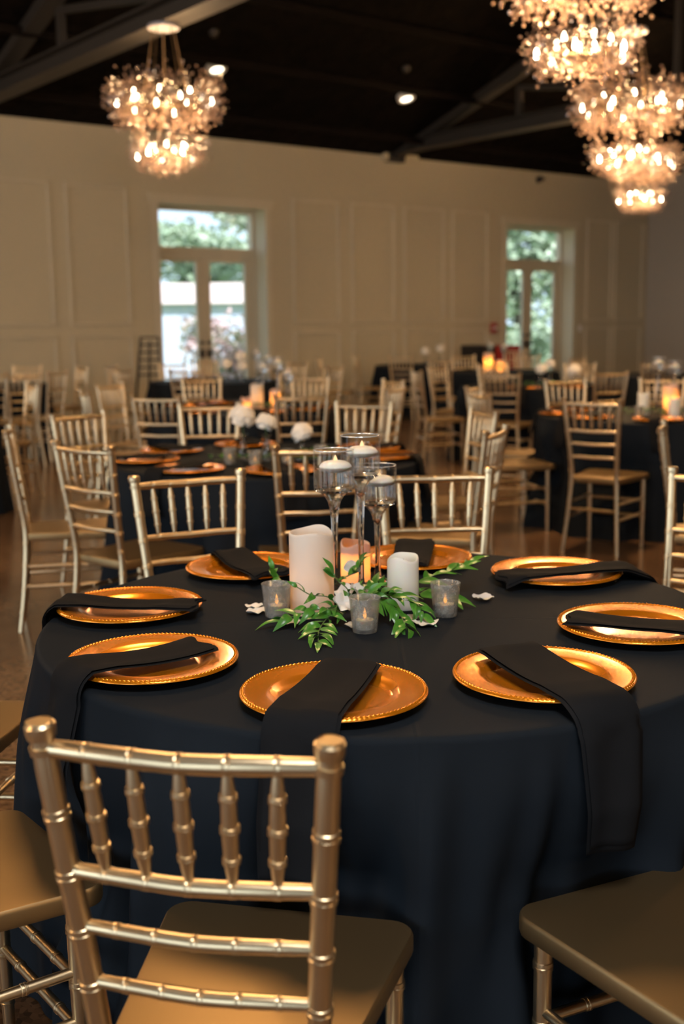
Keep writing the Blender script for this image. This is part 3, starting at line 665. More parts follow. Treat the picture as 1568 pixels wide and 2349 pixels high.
# ------------------------------------------------------------------ charger plates and napkins
def plate_mesh():
    m = MB(); n = 120
    prof = [(0,.006),(.085,.006),(.098,.0065),(.106,.010),(.113,.0145),(.120,.0160),(.150,.0195),(.1565,.0200)]
    m.lathe(prof, n)
    # beaded rim
    vs_ = []; rows = [(.1565,.0200,0),(.1578,.0212,1),(.1605,.0222,1),(.1632,.0212,1),(.1648,.0188,.4),(.166,.0178,0),(.166,.0160,0),(.150,.0140,0),(.115,.0085,0),(.100,.0010,0),(.085,0,0)]
    nn = n*3
    for r, z, b in rows:
        for k in range(nn):
            a = 2*pi*k/nn; h = .0011*b*(cos(3*2*pi*k/9)) ; vs_.append((r*cos(a), r*sin(a), z + h))
    fs_ = [(i*nn+k, i*nn+(k+1) % nn, (i+1)*nn+(k+1) % nn, (i+1)*nn+k) for i in range(len(rows)-1) for k in range(nn)]
    fs_.append(tuple((len(rows)-1)*nn+k for k in range(nn)))
    fs_ = [tuple(reversed(f)) if len(f) == 4 else f for f in fs_]
    m.f = [tuple(reversed(f)) for f in m.f]
    m.add(vs_, [tuple(reversed(f)) for f in fs_]); me = m.mesh('charger_plate', M['plate'], True, 60)
    return me
plate_me = plate_mesh()
def fix_normals(me):
    import bmesh
    b = bmesh.new(); b.from_mesh(me); bmesh.ops.recalc_face_normals(b, faces=b.faces); b.to_mesh(me); b.free()
fix_normals(plate_me)
def plate(x, y, label, group): return tag(put('charger_plate', plate_me, None, (x, y, ZT+.001), (0,0,random.random())), label, 'plate', group)
def napkin(tc, px, py, x0, y0, ang, w, length, label, group, seed, layers=2):
    """folded strip lying over the plate at (px,py), from inner end (x0,y0) outward along ang, draped over the table edge."""
    rnd = random.Random(seed); a = radians(ang); dx, dy = cos(a), sin(a); nx, ny = -dy, dx
    nu, nv = 64, 10; m = MB(); ph = rnd.uniform(0, 6); sk = rnd.uniform(-.03, .03)
    def surf(u, v, lift, shrink):
        L = length*u; vv = (v-.5)*(w-shrink)*(1+.06*sin(3*u+ph)) + sk*sin(2.2*u+ph)*.6
        x = x0 + dx*L + nx*vv; y = y0 + dy*L + ny*vv
        if u < .03: x += dx*.006*sin(9*v+ph); y += dy*.006*sin(9*v+ph)
        rp = hypot(x-px, y-py)
        base = .0285 - .008*max(0, 1-(rp/.12)**2) if rp < .172 else .0255*exp(-((rp-.172)/.05)**2) + .003
        base += .0022*sin(9*v+5*u+ph)*(.4+u*.3) + .0025*(abs(2*v-1)**4)*sin(7*u+ph)
        cx, cy = x-tc[0], y-tc[1]; r = hypot(cx, cy); th = atan2(cy, cx); rb = .018 + lift; edge = R-.013
        if r <= edge: return (x, y, ZT + base + lift)
        e = r-edge; ln_ = rb*pi/2
        bz = base*max(0, 1-e/.05)
        if e < ln_: q = e/rb; rr = edge + rb*sin(q) + .004; z = ZT-.018 + (rb)*cos(q) + bz*.8
        else: h_ = e-ln_; rr = edge + rb + .006 + .030*min(1, h_/.12) + .004*sin(7*v+9*h_+ph); z = ZT-.018-h_
        return (tc[0]+rr*cos(th), tc[1]+rr*sin(th), z)
    for lay in range(layers):
        off = .0045*lay; sh = .010*(layers-1-lay) if lay else 0.0; t = .0042
        vs_ = []; 
        for side in (1, 0):
            for i in range(nu+1):
                for j in range(nv+1):
                    v = j/nv; ed = min(v, 1-v)*nv; rnd_e = t*.45*(1 if ed < .5 else 0)
                    lf = off + (t-rnd_e if side else rnd_e)
                    vs_.append(surf(.012*lay + (i/nu)*(1-.02*lay), v, lf, .012*lay))
        N = (nu+1)*(nv+1); fs_ = []
        g = lambda s_, i, j: (0 if s_ else N) + i*(nv+1)+j
        for i in range(nu):
            for j in range(nv):
                fs_.append((g(1,i,j), g(1,i+1,j), g(1,i+1,j+1), g(1,i,j+1))); fs_.append((g(0,i,j), g(0,i,j+1), g(0,i+1,j+1), g(0,i+1,j)))
            fs_.append((g(1,i,0), g(0,i,0), g(0,i+1,0), g(1,i+1,0))); fs_.append((g(1,i,nv), g(1,i+1,nv), g(0,i+1,nv), g(0,i,nv)))
        for j in range(nv):
            fs_.append((g(1,0,j), g(1,0,j+1), g(0,0,j+1), g(0,0,j))); fs_.append((g(1,nu,j), g(0,nu,j), g(0,nu,j+1), g(1,nu,j+1)))
        m.add(vs_, fs_)
    me = m.mesh('napkin', M['napkin'], True, 70); fix_normals(me)
    return tag(put('napkin', me), label, 'napkin', group)
GP, GN = 'copper charger plates', 'black folded napkins'
MP = [(-.018,1.922,(.020,2.050),-107,.123,.56,'front of the main table behind the nearest chair'),
 (.365,2.005,(.306,2.130),-69,.128,.56,'front right of the main table with napkin hanging straight down'),
 (.622,2.345,(.474,2.345),-20,.120,.50,'right side of main table cut by image edge'),
 (.549,2.869,(.385,2.765),14,.115,.56,'back right of the main table'),
 (.190,3.068,(.159,2.915),82,.112,.50,'back of the main table behind the small ivory candle'),
 (-.252,2.978,(-.165,2.815),118,.115,.50,'back left of the main table near tall candle'),
 (-.492,2.563,(-.325,2.515),173,.112,.50,'left side of the main table'),
 (-.370,2.132,(-.275,2.184),-143,.128,.54,'front left of the main table')]
for i, (px, py, i0, ang, w, L, where) in enumerate(MP):
    plate(px, py, 'copper charger plate at the '+where, GP)
    napkin(MC, px, py, i0[0], i0[1], ang, w, L, 'black folded napkin over plate at the '+where.replace(' with napkin hanging straight down', '').replace(' with napkin falling to the left', '').replace(' behind the small ivory candle','').replace(' behind the nearest chair',''), GN, 20+i)
def far_settings(t, angs, names):
    c = TB[t]
    for i, (a, nm) in enumerate(zip(angs, names)):
        r = radians(a); px, py = c[0]+.59*cos(r), c[1]+.59*sin(r)
        plate(px, py, 'copper charger plate '+nm, GP)
        napkin(c, px, py, px-.15*cos(r+.2), py-.15*sin(r+.2), a+random.uniform(-8,8), .12, .5, 'black napkin on the charger plate '+nm, GN, 50+i+int(c[1]*7), 1)
far_settings('flower', (105, 150, 190, 237, 280, 30, -8), ('at back of flower table left of the white blooms', 'at back left of the flower table', 'at left edge of the flower table', 'at front left of flower table above the chair rail', 'at front of the flower table below the lit votive', 'at back right of flower table', 'at right of flower table behind the stemmed glasses'))
far_settings('candle', (150, 110, 235, 285, 330), ('at back left of the candle table', 'at back of the candle table', 'at front left of the candle table', 'at front right of candle table beside the greenery', 'at right side of the candle table'))
far_settings('right', (178, 215, 140, 262, 300), ('at left of the right candle table', 'at front left of the right table', 'at back left of the right table', 'at front of the right candle table', 'at right front of the right candle table'))
far_settings('rback', (250, 305), ('at front of the bloom table near right door', 'at front right of the bloom table near right door'))
far_settings('door', (240, 120), ('at front of the left door table', 'at back of the left door table reflecting blue light'))

# ------------------------------------------------------------------ candles, glasses, votives
def pillar_mesh(r, h, lit, seed):
    rnd = random.Random(seed); p1, p2 = rnd.uniform(-.3,.3), rnd.uniform(0,6); t = .0055
    def wv(a, rr, z): return (.0025*sin(a+p1) + .0042*sin(2*a+p2) + .0028*sin(3*a+p1*5))*(1 if z > h*.8 else 0)
    m = MB(); m.lathe([(0,.0),(r*.97,.0),(r,.004),(r,h*.4),(r,h*.78),(r,h-.006),(r-.0012,h-.001),(r-t*.5,h),(r-t,h-.003),(r-t-.001,h-.018),(r-t-.002,h-.030),(r-t-.007,h-.036),(r*.5,h-.038),(0,h-.038)], 48, warp=wv)
    return m.mesh('wax', M['wax_amber'] if lit == 2 else M['wax_lit'] if lit else M['wax'], True, 45)
def pillar(x, y, z, r, h, lit, label, watts=0.0, seed=0, group='flameless pillar candles'):
    root = empty('pillar_candle', (x, y, z)); tag(root, label, 'candle', group)
    wx = put('wax', pillar_mesh(r, h, 2 if watts > .25 else lit, seed), root)
    put('wick', MB().tube([(0,0,h-.039),(.0005,0,h-.020),(.001,.0005,h-.006)], .0013, 6).mesh('wick', M['wick']), wx)
    if watts: lamp('candle_led', (0, 0, h*.45), watts*.8, (1.0,.45,.12), .008, root)
    return root
pillar(-.071, 2.541, ZT+.001, .0505, .188, True, 'tall ivory pillar candle at the centre of the main table', .06, 1)
pillar(.139, 2.572, ZT+.001, .0365, .120, False, 'small ivory pillar candle on the main table beside the right votive', 0, 2)
pillar(.033, 2.860, ZT+.001, .0380, .100, True, 'low amber-lit pillar candle behind the stems on main table', .32, 3)
# stemmed glass with water and a floating candle
def glass_meshes(h):
    ro, t = .0475, .0022; bz = h-.098
    outer = [(0,0),(.036,0),(.040,.0015),(.039,.004),(.022,.010),(.010,.022),(.0066,.045),(.0066,h*.35),(.0085,h*.55),(.0118,bz-.040),(.0150,bz-.024),(.0240,bz-.010),(.034,bz-.003),(.043,bz+.001),(.0465,bz+.006),(ro,bz+.014),(ro,h-.001),(ro-t*.5,h)]
    inner = [(ro-t,h-.001),(ro-t,bz+.016),(ro-t-.001,bz+.010),(.041,bz+.0055),(.030,bz+.003),(.020,bz-.004),(.0125,bz-.018),(.0085,bz-.040),(0,bz-.052)]
    prof = outer+inner; gm = MB().lathe(prof, 48); nb_ = 48
    def _bowl(f): return all(gm.v[i][2] > bz-.0005 for i in f) and max(hypot(gm.v[i][0], gm.v[i][1]) for i in f) > .041
    gm.m = [1 if _bowl(f) else 0 for f in gm.f]; g = gm.mesh('glass', [M['glass'], M['thin_glass']], True, 32)
    wl = bz+.059; e = -.0007
    w = MB().lathe([(0,bz-.052+e),(.0085-e,bz-.040),(.0125-e,bz-.018),(.020-e,bz-.004+e),(.030,bz+.003+e),(.041,bz+.0055+e),(ro-t-.001-e,bz+.010),(ro-t-e,bz+.016),(ro-t-e,wl),(0,wl)], 48).mesh('water', M['water'], True, 40)
    return g, w, wl
glass_cache = {}
rim_me = torus(.0462, .0014, 48).mesh('rim', M['rim'], True)  # ring added over the glass lip to carry the painted highlight
fc_wax = MB().lathe([(0,-.012),(.018,-.0115),(.030,-.008),(.0375,-.001),(.0385,.001),(.0375,.003),(.033,.009),(.024,.0135),(.012,.0155),(0,.0155)], 40).mesh('wax', M['wax'], True)
fc_tip = MB().lathe([(.0045,.015),(.0048,.018),(.0035,.022),(.0015,.0265),(0,.0285)], 14).mesh('led_flame', M['tip'], True)
def stem_glass(x, y, h, label, clabel, group='stemmed candle glasses'):
    if h not in glass_cache: glass_cache[h] = glass_meshes(h)
    g, w, wl = glass_cache[h]; root = empty('stemmed_glass', (x, y, ZT+.001)); tag(root, label, 'glass', group)
    gl = put('glass', g, root); put('rim', rim_me, gl, (0,0,h)); put('water', w, root)
    c = empty('floating_candle', (x+.004, y-.002, ZT+.001+wl-.001), random.random()*6); tag(c, clabel, 'candle', 'floating candles')
    put('led_flame', fc_tip, put('wax', fc_wax, c))
stem_glass(.045, 2.690, .390, 'tallest stemmed glass of water at the centre of the main table', 'floating ivory candle in the tallest stemmed glass on main table')
stem_glass(-.018, 2.640, .362, 'left stemmed glass of water behind the tall pillar candle', 'floating ivory candle in the left stemmed glass on main table')
stem_glass(.088, 2.800, .305, 'shortest stemmed glass of water, right of the tallest glass', 'floating ivory candle in the shortest stemmed glass on main table')
def votive_meshes():
    ro, rb, h, t = .0345, .0265, .076, .0022
    c = MB().lathe([(0,0),(rb-.001,0),(rb,.002),(rb+.0008,.008),(ro-.001,h-.006),(ro,h-.001),(ro-t*.5,h),(ro-t,h-.002),(rb-t+.0006,.010),(rb-t-.002,.007),(0,.006)], 40).mesh('cup', M['mercury'], True, 35)
    w = MB().lathe([(0,.0065),(.0190,.0065),(.0195,.008),(.0195,.026),(.018,.027),(0,.026)], 28).mesh('tealight', M['wax'], True, 40)
    f = MB().lathe([(0,.0275),(.0026,.030),(.0038,.034),(.0032,.040),(.0016,.047),(0,.052)], 14).mesh('flame', M['flame'], True)
    return c, w, f
vot_c, vot_w, vot_f = votive_meshes()
def votive(x, y, label, lit=True, group='mercury glass votives'):
    root = empty('votive_holder', (x, y, ZT+.001), random.random()*6); tag(root, label, 'candle holder', group)
    put('cup', vot_c, root); put('flame', vot_f, put('tealight', vot_w, root))
    lamp('flame_light', (0,0,.042), .10, (1.0,.5,.18), .004, root); return root
votive(-.150, 2.506, 'silver mottled glass votive left of the tall pillar candle')
votive(.046, 2.367, 'silver mottled glass votive nearest the camera in the greenery')
votive(.230, 2.495, 'silver mottled glass votive at the right end of the centrepiece')

# ------------------------------------------------------------------ greenery on the main table
def leaf_mesh(seed, L=.046, W=.0165):
    rnd = random.Random(seed); n = 9; cols = (-1,-.55,0,.55,1); m = MB(); vs_ = []; bend = rnd.uniform(.003,.012); tw = rnd.uniform(-.4,.4)
    for i in range(n+1):
        t = i/n; w = W/2*(sin(pi*t**.8)**.85)*(1-.25*t) if 0 < t < 1 else .0004
        for c in cols:
            x = c*w; z = .22*abs(x) - bend*(2*t-.6)**2 + bend*.36 + tw*x*t
            vs_.append((x, L*t, z + .0006*sin(9*t+c*3)))
    nc = len(cols)
    m.add(vs_, [(i*nc+j, i*nc+j+1, (i+1)*nc+j+1, (i+1)*nc+j) for i in range(n) for j in range(nc-1)])
    return m.mesh('leaf', M['leaf'], True)
leaf_me = [leaf_mesh(k, L_, W_) for k, (L_, W_) in enumerate(((.048,.020),(.054,.019),(.042,.020),(.060,.021),(.050,.017),(.038,.018)))]
def sprig(label, pts, nleaf, seed, spread=1.0, size=1.0, up=.25, side=None, thick=.0011, droop=0.0):
    rnd = random.Random(seed); P = curve(pts, 10); root = empty('greenery_sprig', P[0]); tag(root, label, 'greenery', 'smilax greenery on the main table')
    o = P[0]; put('stem', MB().tube([p-o for p in P], [thick*1.2]*len(P), 6).mesh('stem', M['stem'], True), root)
    for k in range(nleaf):
        f = .06 + .94*k/max(1, nleaf-1); i = min(len(P)-2, int(f*(len(P)-1))); p = P[i].lerp(P[i+1], f*(len(P)-1)-i); t = (P[i+1]-P[i]).normalized()
        hz = Vector((-t.y, t.x, 0)); hz = hz.normalized() if hz.length > .1 else Vector((1,0,0))
        sd = 1 if k % 2 else -1
        d = (t*rnd.uniform(.35,1.0) + hz*sd*rnd.uniform(.4,1.1)*spread + Vector((0,0,rnd.uniform(-.15,.55)*up*2 - droop))).normalized()
        if k == nleaf-1: d = (t + Vector((0,0,.1))).normalized()
        nrm = Vector((rnd.uniform(-.9,.9), rnd.uniform(-1.1,.4), 1)).normalized()
        x = d.cross(nrm).normalized(); z = x.cross(d)
        s_ = size*rnd.uniform(.62,1.2); base = p - o
        tipz = (p + d*.05*s_).z
        if tipz < ZT+.006:
            d.z += (ZT+.006-tipz)/(.05*s_); d.normalize(); x = d.cross(nrm).normalized(); z = x.cross(d)
        ob = put('leaf', leaf_me[rnd.randrange(6)], root)
        ob.matrix_local = Matrix.Translation(base) @ Matrix(((x.x,d.x,z.x,0),(x.y,d.y,z.y,0),(x.z,d.z,z.z,0),(0,0,0,1))) @ Matrix.Scale(s_, 4)
    return root
Z = ZT
sprig('leafy sprig trailing toward the camera from the centrepiece', [(.00,2.46,Z+.03),(-.035,2.40,Z+.022),(-.052,2.33,Z+.012),(-.052,2.262,Z+.007)], 17, 1, 1.0, 1.05, .15)
sprig('leafy sprig spreading left before the tall pillar candle', [(.02,2.46,Z+.03),(-.04,2.425,Z+.038),(-.09,2.41,Z+.030),(-.135,2.40,Z+.018)], 12, 2, 1.0, 1.05, .4)
sprig('thin sprig curling up in front of the tall pillar candle', [(.005,2.45,Z+.02),(-.03,2.44,Z+.058),(-.07,2.435,Z+.066),(-.10,2.43,Z+.085)], 6, 3, 1.1, .85, .5)
sprig('sprig rising between the tall candle and the stems', [(.02,2.50,Z+.03),(.010,2.49,Z+.065),(-.012,2.49,Z+.085),(-.02,2.485,Z+.10)], 6, 4, 1.0, .85, .6)
sprig('dense leafy sprig behind the front votive', [(.03,2.44,Z+.04),(.055,2.45,Z+.062),(.09,2.46,Z+.060),(.13,2.45,Z+.048)], 16, 5, 1.0, .95, .4)
sprig('drooping sprig between front votive and small ivory candle', [(.06,2.46,Z+.05),(.10,2.43,Z+.045),(.125,2.39,Z+.026),(.135,2.345,Z+.010)], 18, 6, .7, 1.05, .0, droop=.25)
sprig('leafy sprig in front of the small ivory candle', [(.07,2.48,Z+.05),(.115,2.47,Z+.058),(.155,2.455,Z+.045),(.175,2.43,Z+.022)], 14, 7, .8, .95, .2, droop=.1)
sprig('long leafy sprig reaching right behind the right votive', [(.14,2.64,Z+.03),(.20,2.66,Z+.050),(.26,2.68,Z+.062),(.305,2.70,Z+.075)], 13, 8, .9, 1.15, .25)
sprig('leafy sprig low between the small candle and right votive', [(.15,2.62,Z+.02),(.20,2.60,Z+.026),(.235,2.585,Z+.022),(.26,2.575,Z+.016)], 14, 9, 1.0, 1.05, .2)
sprig('leafy sprig behind the left side of the tall pillar candle', [(-.06,2.66,Z+.02),(-.115,2.665,Z+.035),(-.150,2.66,Z+.045),(-.165,2.665,Z+.075)], 10, 10, 1.0, 1.0, .4)
sprig('dark leafy sprig crossing before the amber candle', [(-.03,2.66,Z+.03),(.0,2.64,Z+.055),(.03,2.63,Z+.075),(.045,2.625,Z+.10)], 8, 11, 1.0, .9, .5)
sprig('leafy sprig around the foot of the tallest glass', [(.0,2.56,Z+.02),(.05,2.57,Z+.045),(.10,2.60,Z+.05),(.13,2.65,Z+.055)], 16, 12, 1.0, 1.0, .4)
# fallen rose petals
def petal_mesh(seed, s=.022, curl=.5):
    rnd = random.Random(seed); n = 10; m = MB(); vs_ = []; p1 = rnd.uniform(0,6)
    for i in range(n+1):
        for j in range(n+1):
            u, v = i/n*2-1, j/n*2-1; k = 1/max(1, sqrt(u*u+v*v)/max(abs(u), abs(v), 1e-6)); x, y = u*k*s*(1+.12*sin(3*v+p1)), v*k*s*.85
            r2 = (x*x+y*y)/(s*s); z = .003 + curl*s*(.55*r2 + .18*sin(5*u+p1)*abs(v) + .12*sin(4*v+2*p1))
            vs_.append((x, y, max(.0015, z)))
    m.add(vs_, [(i*(n+1)+j, (i+1)*(n+1)+j, (i+1)*(n+1)+j+1, i*(n+1)+j+1) for i in range(n) for j in range(n)])
    t = .0007; N = len(vs_); m.v += [(x, y, z-t) for x, y, z in vs_]; m.f += [tuple(reversed([q+N for q in f])) for f in list(m.f)]; m.m = [0]*len(m.f)
    return m.mesh('rose_petal', M['petal'], True)
for i, (x, y, z, s, rz, tilt, lab) in enumerate((
  (.333,2.634,0,.026,.3,0,'white rose petal lying alone right of the right votive'), (.178,2.408,0,.028,.1,0,'white rose petal curled in front of the small ivory candle'),
  (-.205,2.575,0,.022,.5,0,'white rose petal left of the left votive, upper one'), (-.200,2.530,0,.024,.9,0,'white rose petal left of the left votive, lower one'),
  (-.005,2.415,.045,.026,.6,.7,'crumpled white rose petal on leaves before the tall candle'), (.030,2.55,.035,.032,1.2,.8,'white rose petal standing behind the front votive'),
  (.010,2.57,.03,.028,2.2,-.5,'white rose petal beside the foot of the tallest glass'), (-.115,2.43,0,.024,.2,0,'white rose petal under the left leaf sprig'),
  (.020,2.40,0,.018,.4,.1,'small white rose petal left of the front votive'), (.152,2.455,0,.020,1.4,0,'white rose petal at the base of the small ivory candle'),
  (.022,2.66,.075,.020,.0,1.1,'white rose petal upright before the amber candle'))):
    o = put('rose_petal', petal_mesh(i, s, .45 if z == 0 else .9), None, (x, y, ZT+.0015+z), (tilt, .2*tilt, rz)); tag(o, lab, 'petal', 'fallen white rose petals')

# ------------------------------------------------------------------ centrepieces of the other tables
def bloom_mesh(seed, r=.045):
    rnd = random.Random(seed); m = MB()
    for ring, (cnt, el, rr, sz) in enumerate(((5,80,.25,.6),(7,55,.5,.75),(9,28,.72,.9),(10,2,.85,1.0),(9,-22,.8,.9))):
        for k in range(cnt):
            a = 2*pi*(k+.5*(ring % 2))/cnt + rnd.uniform(-.15,.15); e = radians(el+rnd.uniform(-8,8)); d = Vector((cos(a)*cos(e), sin(a)*cos(e), sin(e)))
            x = Vector((-sin(a), cos(a), 0)); y = x.cross(d); c = d*r*rr*rnd.uniform(.85,1.15); s_ = r*.58*sz*rnd.uniform(.85,1.2); vs_ = []
            for i in range(4):
                for j in range(4):
                    u, v = i/3*2-1, j/3*2-1; q = 1-.3*v*v if i else .8
                    vs_.append(c + x*u*s_*q*(1-.25*abs(v)) - y*(v)*s_ + d*s_*(.35*(1-u*u) - .30*v*v + .55*max(0,-v)**2 + .12*sin(5*u+k)))
            m.add(vs_, [(i*4+j, (i+1)*4+j, (i+1)*4+j+1, i*4+j+1) for i in range(3) for j in range(3)])
    m.lathe([(0,-r*.5),(r*.3,-r*.25),(r*.38,0),(r*.25,r*.2),(0,r*.3)], 10)
    return m.mesh('bloom', M['flower'], True)
bl_me = [bloom_mesh(k) for k in range(3)]
bv = MB().lathe([(0,0),(.022,0),(.026,.004),(.027,.03),(.020,.06),(.011,.085),(.012,.10),(.022,.125),(.0205,.125),(.0105,.10),(.0095,.085),(.018,.06),(.025,.03),(.022,.008),(0,.006)], 24).mesh('vase', M['glass'], True, 40)
sm_leaf = leaf_mesh(99, .06, .022)
def bud_vase(x, y, top, label, rb=.055, group='white blooms in bud vases'):
    root = empty('bud_vase', (x, y, ZT+.001), random.random()*6); tag(root, label, 'vase of flowers', group); h = top-ZT
    sc = min(1.0, max(.45, (h-.03)/.135)); put('vase', bv, root, sc=(1,1,sc))
    put('flower_stem', MB().tube([(0,0,.02),(.003,.002,h*.6),(0,0,h)], .0022, 6).mesh('flower_stem', M['stem'], True), root)
    b = put('bloom', bl_me[random.randrange(3)], root, (0,0,h), (random.uniform(-.3,.3),random.uniform(-.3,.3),random.random()*6), .82*rb/.045)
    for k in range(3): put('leaf', sm_leaf, root, (0,0,h-.035), (random.uniform(-.2,.4), 0, 2.1*k), .8)
bud_vase(-.48, 5.55, .985, 'large white bloom in a glass bud vase, leftmost on the flower table', .066)
bud_vase(-.36, 5.50, .955, 'white rose in a glass bud vase, middle of the flower table', .052)
bud_vase(-.19, 5.45, .91, 'low white bloom in a short vase, rightmost on the flower table', .056)
bud_vase(2.06, 11.75, .94, 'cream bloom in a vase before the right door right pane', .06)
bud_vase(2.16, 11.8, .99, 'cream bloom slightly higher beside another near right door', .055)
bud_vase(2.36, 11.6, .93, 'round cream bloom before the chair right of the right door', .075)
bud_vase(1.33, 17.9, .99, 'white bloom on the farthest table, left one', .075)
bud_vase(1.56, 17.85, 1.03, 'white bloom on the farthest table, right one', .07)
bud_vase(-1.34, 13.6, .97, 'peach-lit bloom on the left door table, lower left', .075)
bud_vase(-1.18, 13.65, 1.05, 'peach-lit bloom on the left door table, upper', .07)
bud_vase(-1.16, 13.5, .95, 'peach-lit bloom on the left door table, lower right', .07)
pillar(-.66, 9.0, ZT+.001, .05, .19, True, 'ivory pillar candle on the candle table, taller one', .25, 5)
pillar(-.51, 8.95, ZT+.001, .043, .15, True, 'orange-lit pillar candle on the candle table, right one', .6, 6)
pillar(-.73, 8.80, ZT+.001, .038, .10, True, 'small pillar candle on the candle table, lower left one', .35, 7)
pillar(2.33, 8.05, ZT+.001, .052, .20, True, 'large orange glowing pillar candle on the right table', 1.1, 8)
pillar(2.12, 7.98, ZT+.001, .042, .15, False, 'ivory pillar candle left of the glowing one on right table', 0, 9)
pillar(2.25, 7.68, ZT+.001, .038, .13, False, 'ivory pillar candle in front on the right table', 0, 10)
pillar(1.98, 15.3, ZT+.001, .065, .24, True, 'orange glowing pillar candle before the right glass door', 2.2, 11)
pillar(2.12, 15.2, ZT+.001, .055, .15, True, 'lower orange-lit pillar candle before the right glass door', 1.0, 12)
for x, y, h, lab in ((2.25,8.12,.39,'left stemmed glass on the right table'),(2.36,8.10,.362,'right stemmed glass on the right table'),(-.62,9.1,.362,'left stemmed glass on the candle table'),(-.50,9.12,.39,'tall stemmed glass on the candle table'),(-.42,9.05,.305,'short stemmed glass on the candle table'),
   (2.02,15.45,.39,'left stemmed glass before the right glass door'),(2.20,15.45,.362,'right stemmed glass before the right glass door'),(-1.0,13.7,.362,'left stemmed glass on the left door table'),(-.86,13.6,.305,'right stemmed glass on the left door table')):
    stem_glass(x, y, h, lab+' holding water', 'floating candle in the '+lab)
for x, y, lab in ((-.40,5.25,'lit silver votive at the front of the flower table'),(-.53,5.38,'silver votive at left of the flower table blooms'),(-.25,5.28,'silver votive right of the lit one on flower table'),(-.10,5.45,'silver votive at the right of the flower table'),(-.78,8.75,'small votive left on the candle table'),(-.45,8.78,'small votive right on the candle table'),
   (2.02,7.72,'small votive left on the right table'),(2.32,7.62,'small votive front on the right table'),(2.25,11.5,'small votive on the bloom table near right door'),(-1.4,13.4,'small votive on the left door table')):
    votive(x, y, lab)
def garland(label, cx, cy, rx, ry, n, seed):
    rnd = random.Random(seed); root = empty('greenery_garland', (cx, cy, ZT+.004)); tag(root, label, 'greenery', 'greenery around the centrepieces')
    put('stem', MB().tube([(-rx*.9,.0,.01),(-rx*.3,ry*.3,.025),(rx*.3,-ry*.3,.025),(rx*.9,0,.01)], .002, 6).mesh('stem', M['stem']), root)
    for k in range(n):
        a = rnd.uniform(0, 6.28); q = sqrt(rnd.random()); put('leaf', sm_leaf, root, (rx*q*cos(a), ry*q*sin(a), rnd.uniform(.012,.04)), (rnd.uniform(.1,.7), rnd.uniform(-.4,.4), rnd.uniform(0,6.28)), rnd.uniform(.7,1.1))
garland('green leaves around the blooms of the flower table', -.32, 5.42, .32, .12, 46, 1)
garland('green leaves around the candles of the candle table', -.58, 8.85, .22, .12, 34, 2)
garland('green leaves around the candles of the right table', 2.12, 7.85, .30, .14, 40, 3)
garland('green leaves on the bloom table near right door', 2.05, 11.6, .30, .14, 34, 4)

# ------------------------------------------------------------------ two-tier crystal chandeliers
def spray_mesh(seed, n=10):
    rnd = random.Random(seed); m = MB()
    for k in range(n):
        a = rnd.uniform(0, 6.28); sp = sqrt(rnd.random())*.66; d = Vector((cos(a)*sp, sin(a)*sp, 1)).normalized(); L = rnd.uniform(.5, 1.0)
        m.tube([(0,0,0), d*L], .0022, 3, False, 1)
        for q in (1.0, rnd.uniform(.55,.8)):
            e = Vector((rnd.uniform(-.05,.05), rnd.uniform(-.05,.05), rnd.uniform(-.03,.03))) if q < 1 else Vector((0,0,0))
            c = d*L*q + e; s2 = .044*rnd.uniform(.7,1.25); x = d.orthogonal().normalized(); y = d.cross(x)
            m.add([c-d*s2*1.1, c+x*s2, c+y*s2, c-x*s2, c-y*s2, c+d*s2*1.1], [(0,2,1),(0,3,2),(0,4,3),(0,1,4),(5,1,2),(5,2,3),(5,3,4),(5,4,1)], 0)
    return m.mesh('crystal_spray', [M['crystal'], M['brass']])
sprays = [spray_mesh(k) for k in range(4)]
bulb_me = MB().lathe([(0,-.028),(.010,-.026),(.013,-.015),(.0135,.0),(.012,.016),(.006,.030),(0,.036)], 12).mesh('bulb', M['bulb'], True)
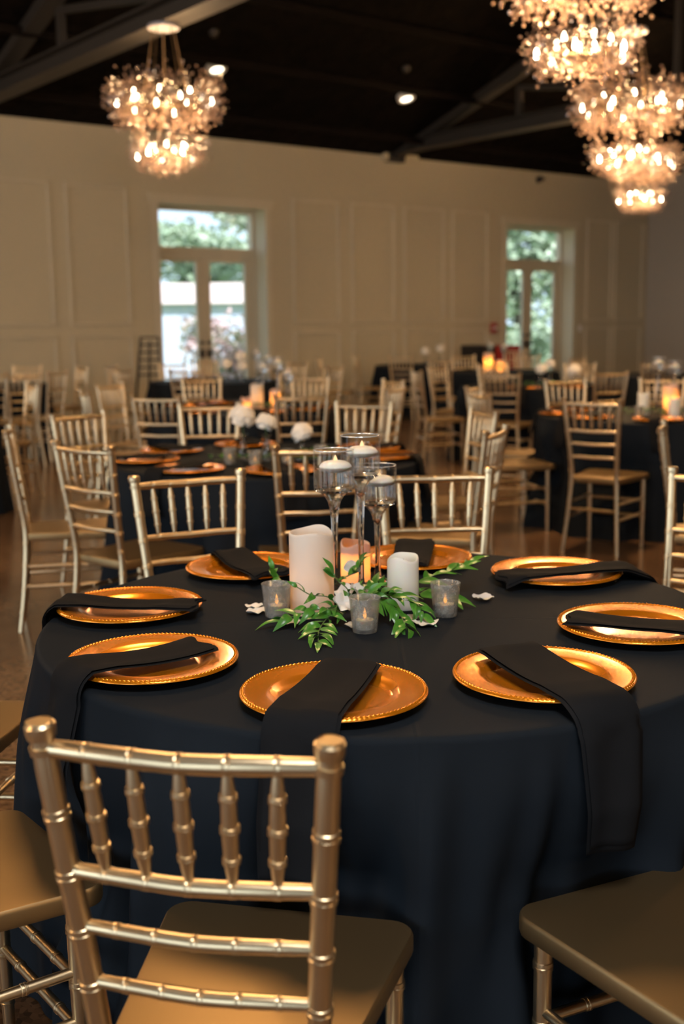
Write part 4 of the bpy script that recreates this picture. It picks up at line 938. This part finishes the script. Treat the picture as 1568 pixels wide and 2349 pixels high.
def make_chandelier():
    root = empty('chandelier'); rnd = random.Random(5)
    for zc, R_, ls, nr, els, nb in ((0.0, .345, .285, 23, (-62,-24,12,50), 14), (-.455, .185, .225, 15, (-80,-42,-5,32), 11)):
        rf = put('ring_frame', torus(R_, .009).mesh('ring_frame', M['brass'], True), root, (0,0,zc))
        for e in els:
            for k in range(nr):
                a = 2*pi*(k+rnd.uniform(-.3,.3))/nr + e*.07; el = radians(e+rnd.uniform(-12,12)); d = Vector((cos(a)*cos(el), sin(a)*cos(el), sin(el)*.92))
                if abs(e) > 50: d = Vector((d.x*rnd.uniform(-.4,1.3), d.y*rnd.uniform(-.4,1.3), d.z))
                o = put('crystal_spray', sprays[rnd.randrange(4)], rf, (R_*cos(a)*.94, R_*sin(a)*.94, rnd.uniform(-.03,.03)))
                o.rotation_euler = d.to_track_quat('Z', 'Y').to_euler(); o.scale = (ls*rnd.uniform(.9,1.1),)*3
        for k in range(nb):
            a = 2*pi*k/nb + .2; rr = R_ + (.10 if k % 2 else -.02); put('bulb', bulb_me, rf, (rr*cos(a), rr*sin(a), (-.045 if k % 2 else .03)))
    put('core_rod', MB().tube([(0,0,-.5),(0,0,.12)], .006, 10).mesh('core_rod', M['steel'], True), root)
    put('canopy', MB().lathe([(0,.645),(.14,.645),(.145,.64),(.145,.615),(.14,.61),(0,.607)], 36).mesh('canopy', M['canopy'], True, 40), root)
    for k in range(5):
        a = 2*pi*k/5 + .5; put('cable', MB().tube([(.10*cos(a),.10*sin(a),.61),(.20*cos(a),.20*sin(a),.10)], .0055, 6).mesh('cable', M['brass']), root)
    return root
ch0 = make_chandelier()
for i, (x, y, z, lab) in enumerate(((-1.57, 10.93, 3.47, 'two-tier crystal chandelier hanging alone at the upper left'), (1.50, 7.3, 3.52, 'crystal chandelier at upper right cut by the top edge'),
    (2.68, 10.9, 3.38, 'crystal chandelier at right, middle of the overlapping three'), (4.14, 16.1, 3.54, 'crystal chandelier at right, lowest and farthest of the three'))):
    o = ch0 if i == 0 else copy_tree(ch0); o.location = (x, y, z); o.rotation_euler = (0,0,1.3*i); tag(o, lab, 'chandelier', 'crystal chandeliers')
    lamp('chandelier_lamp_upper', (0,0,0), CH_W*.62, WARM, .10, o); lamp('chandelier_lamp_lower', (0,0,-.44), CH_W*.38, WARM, .07, o)
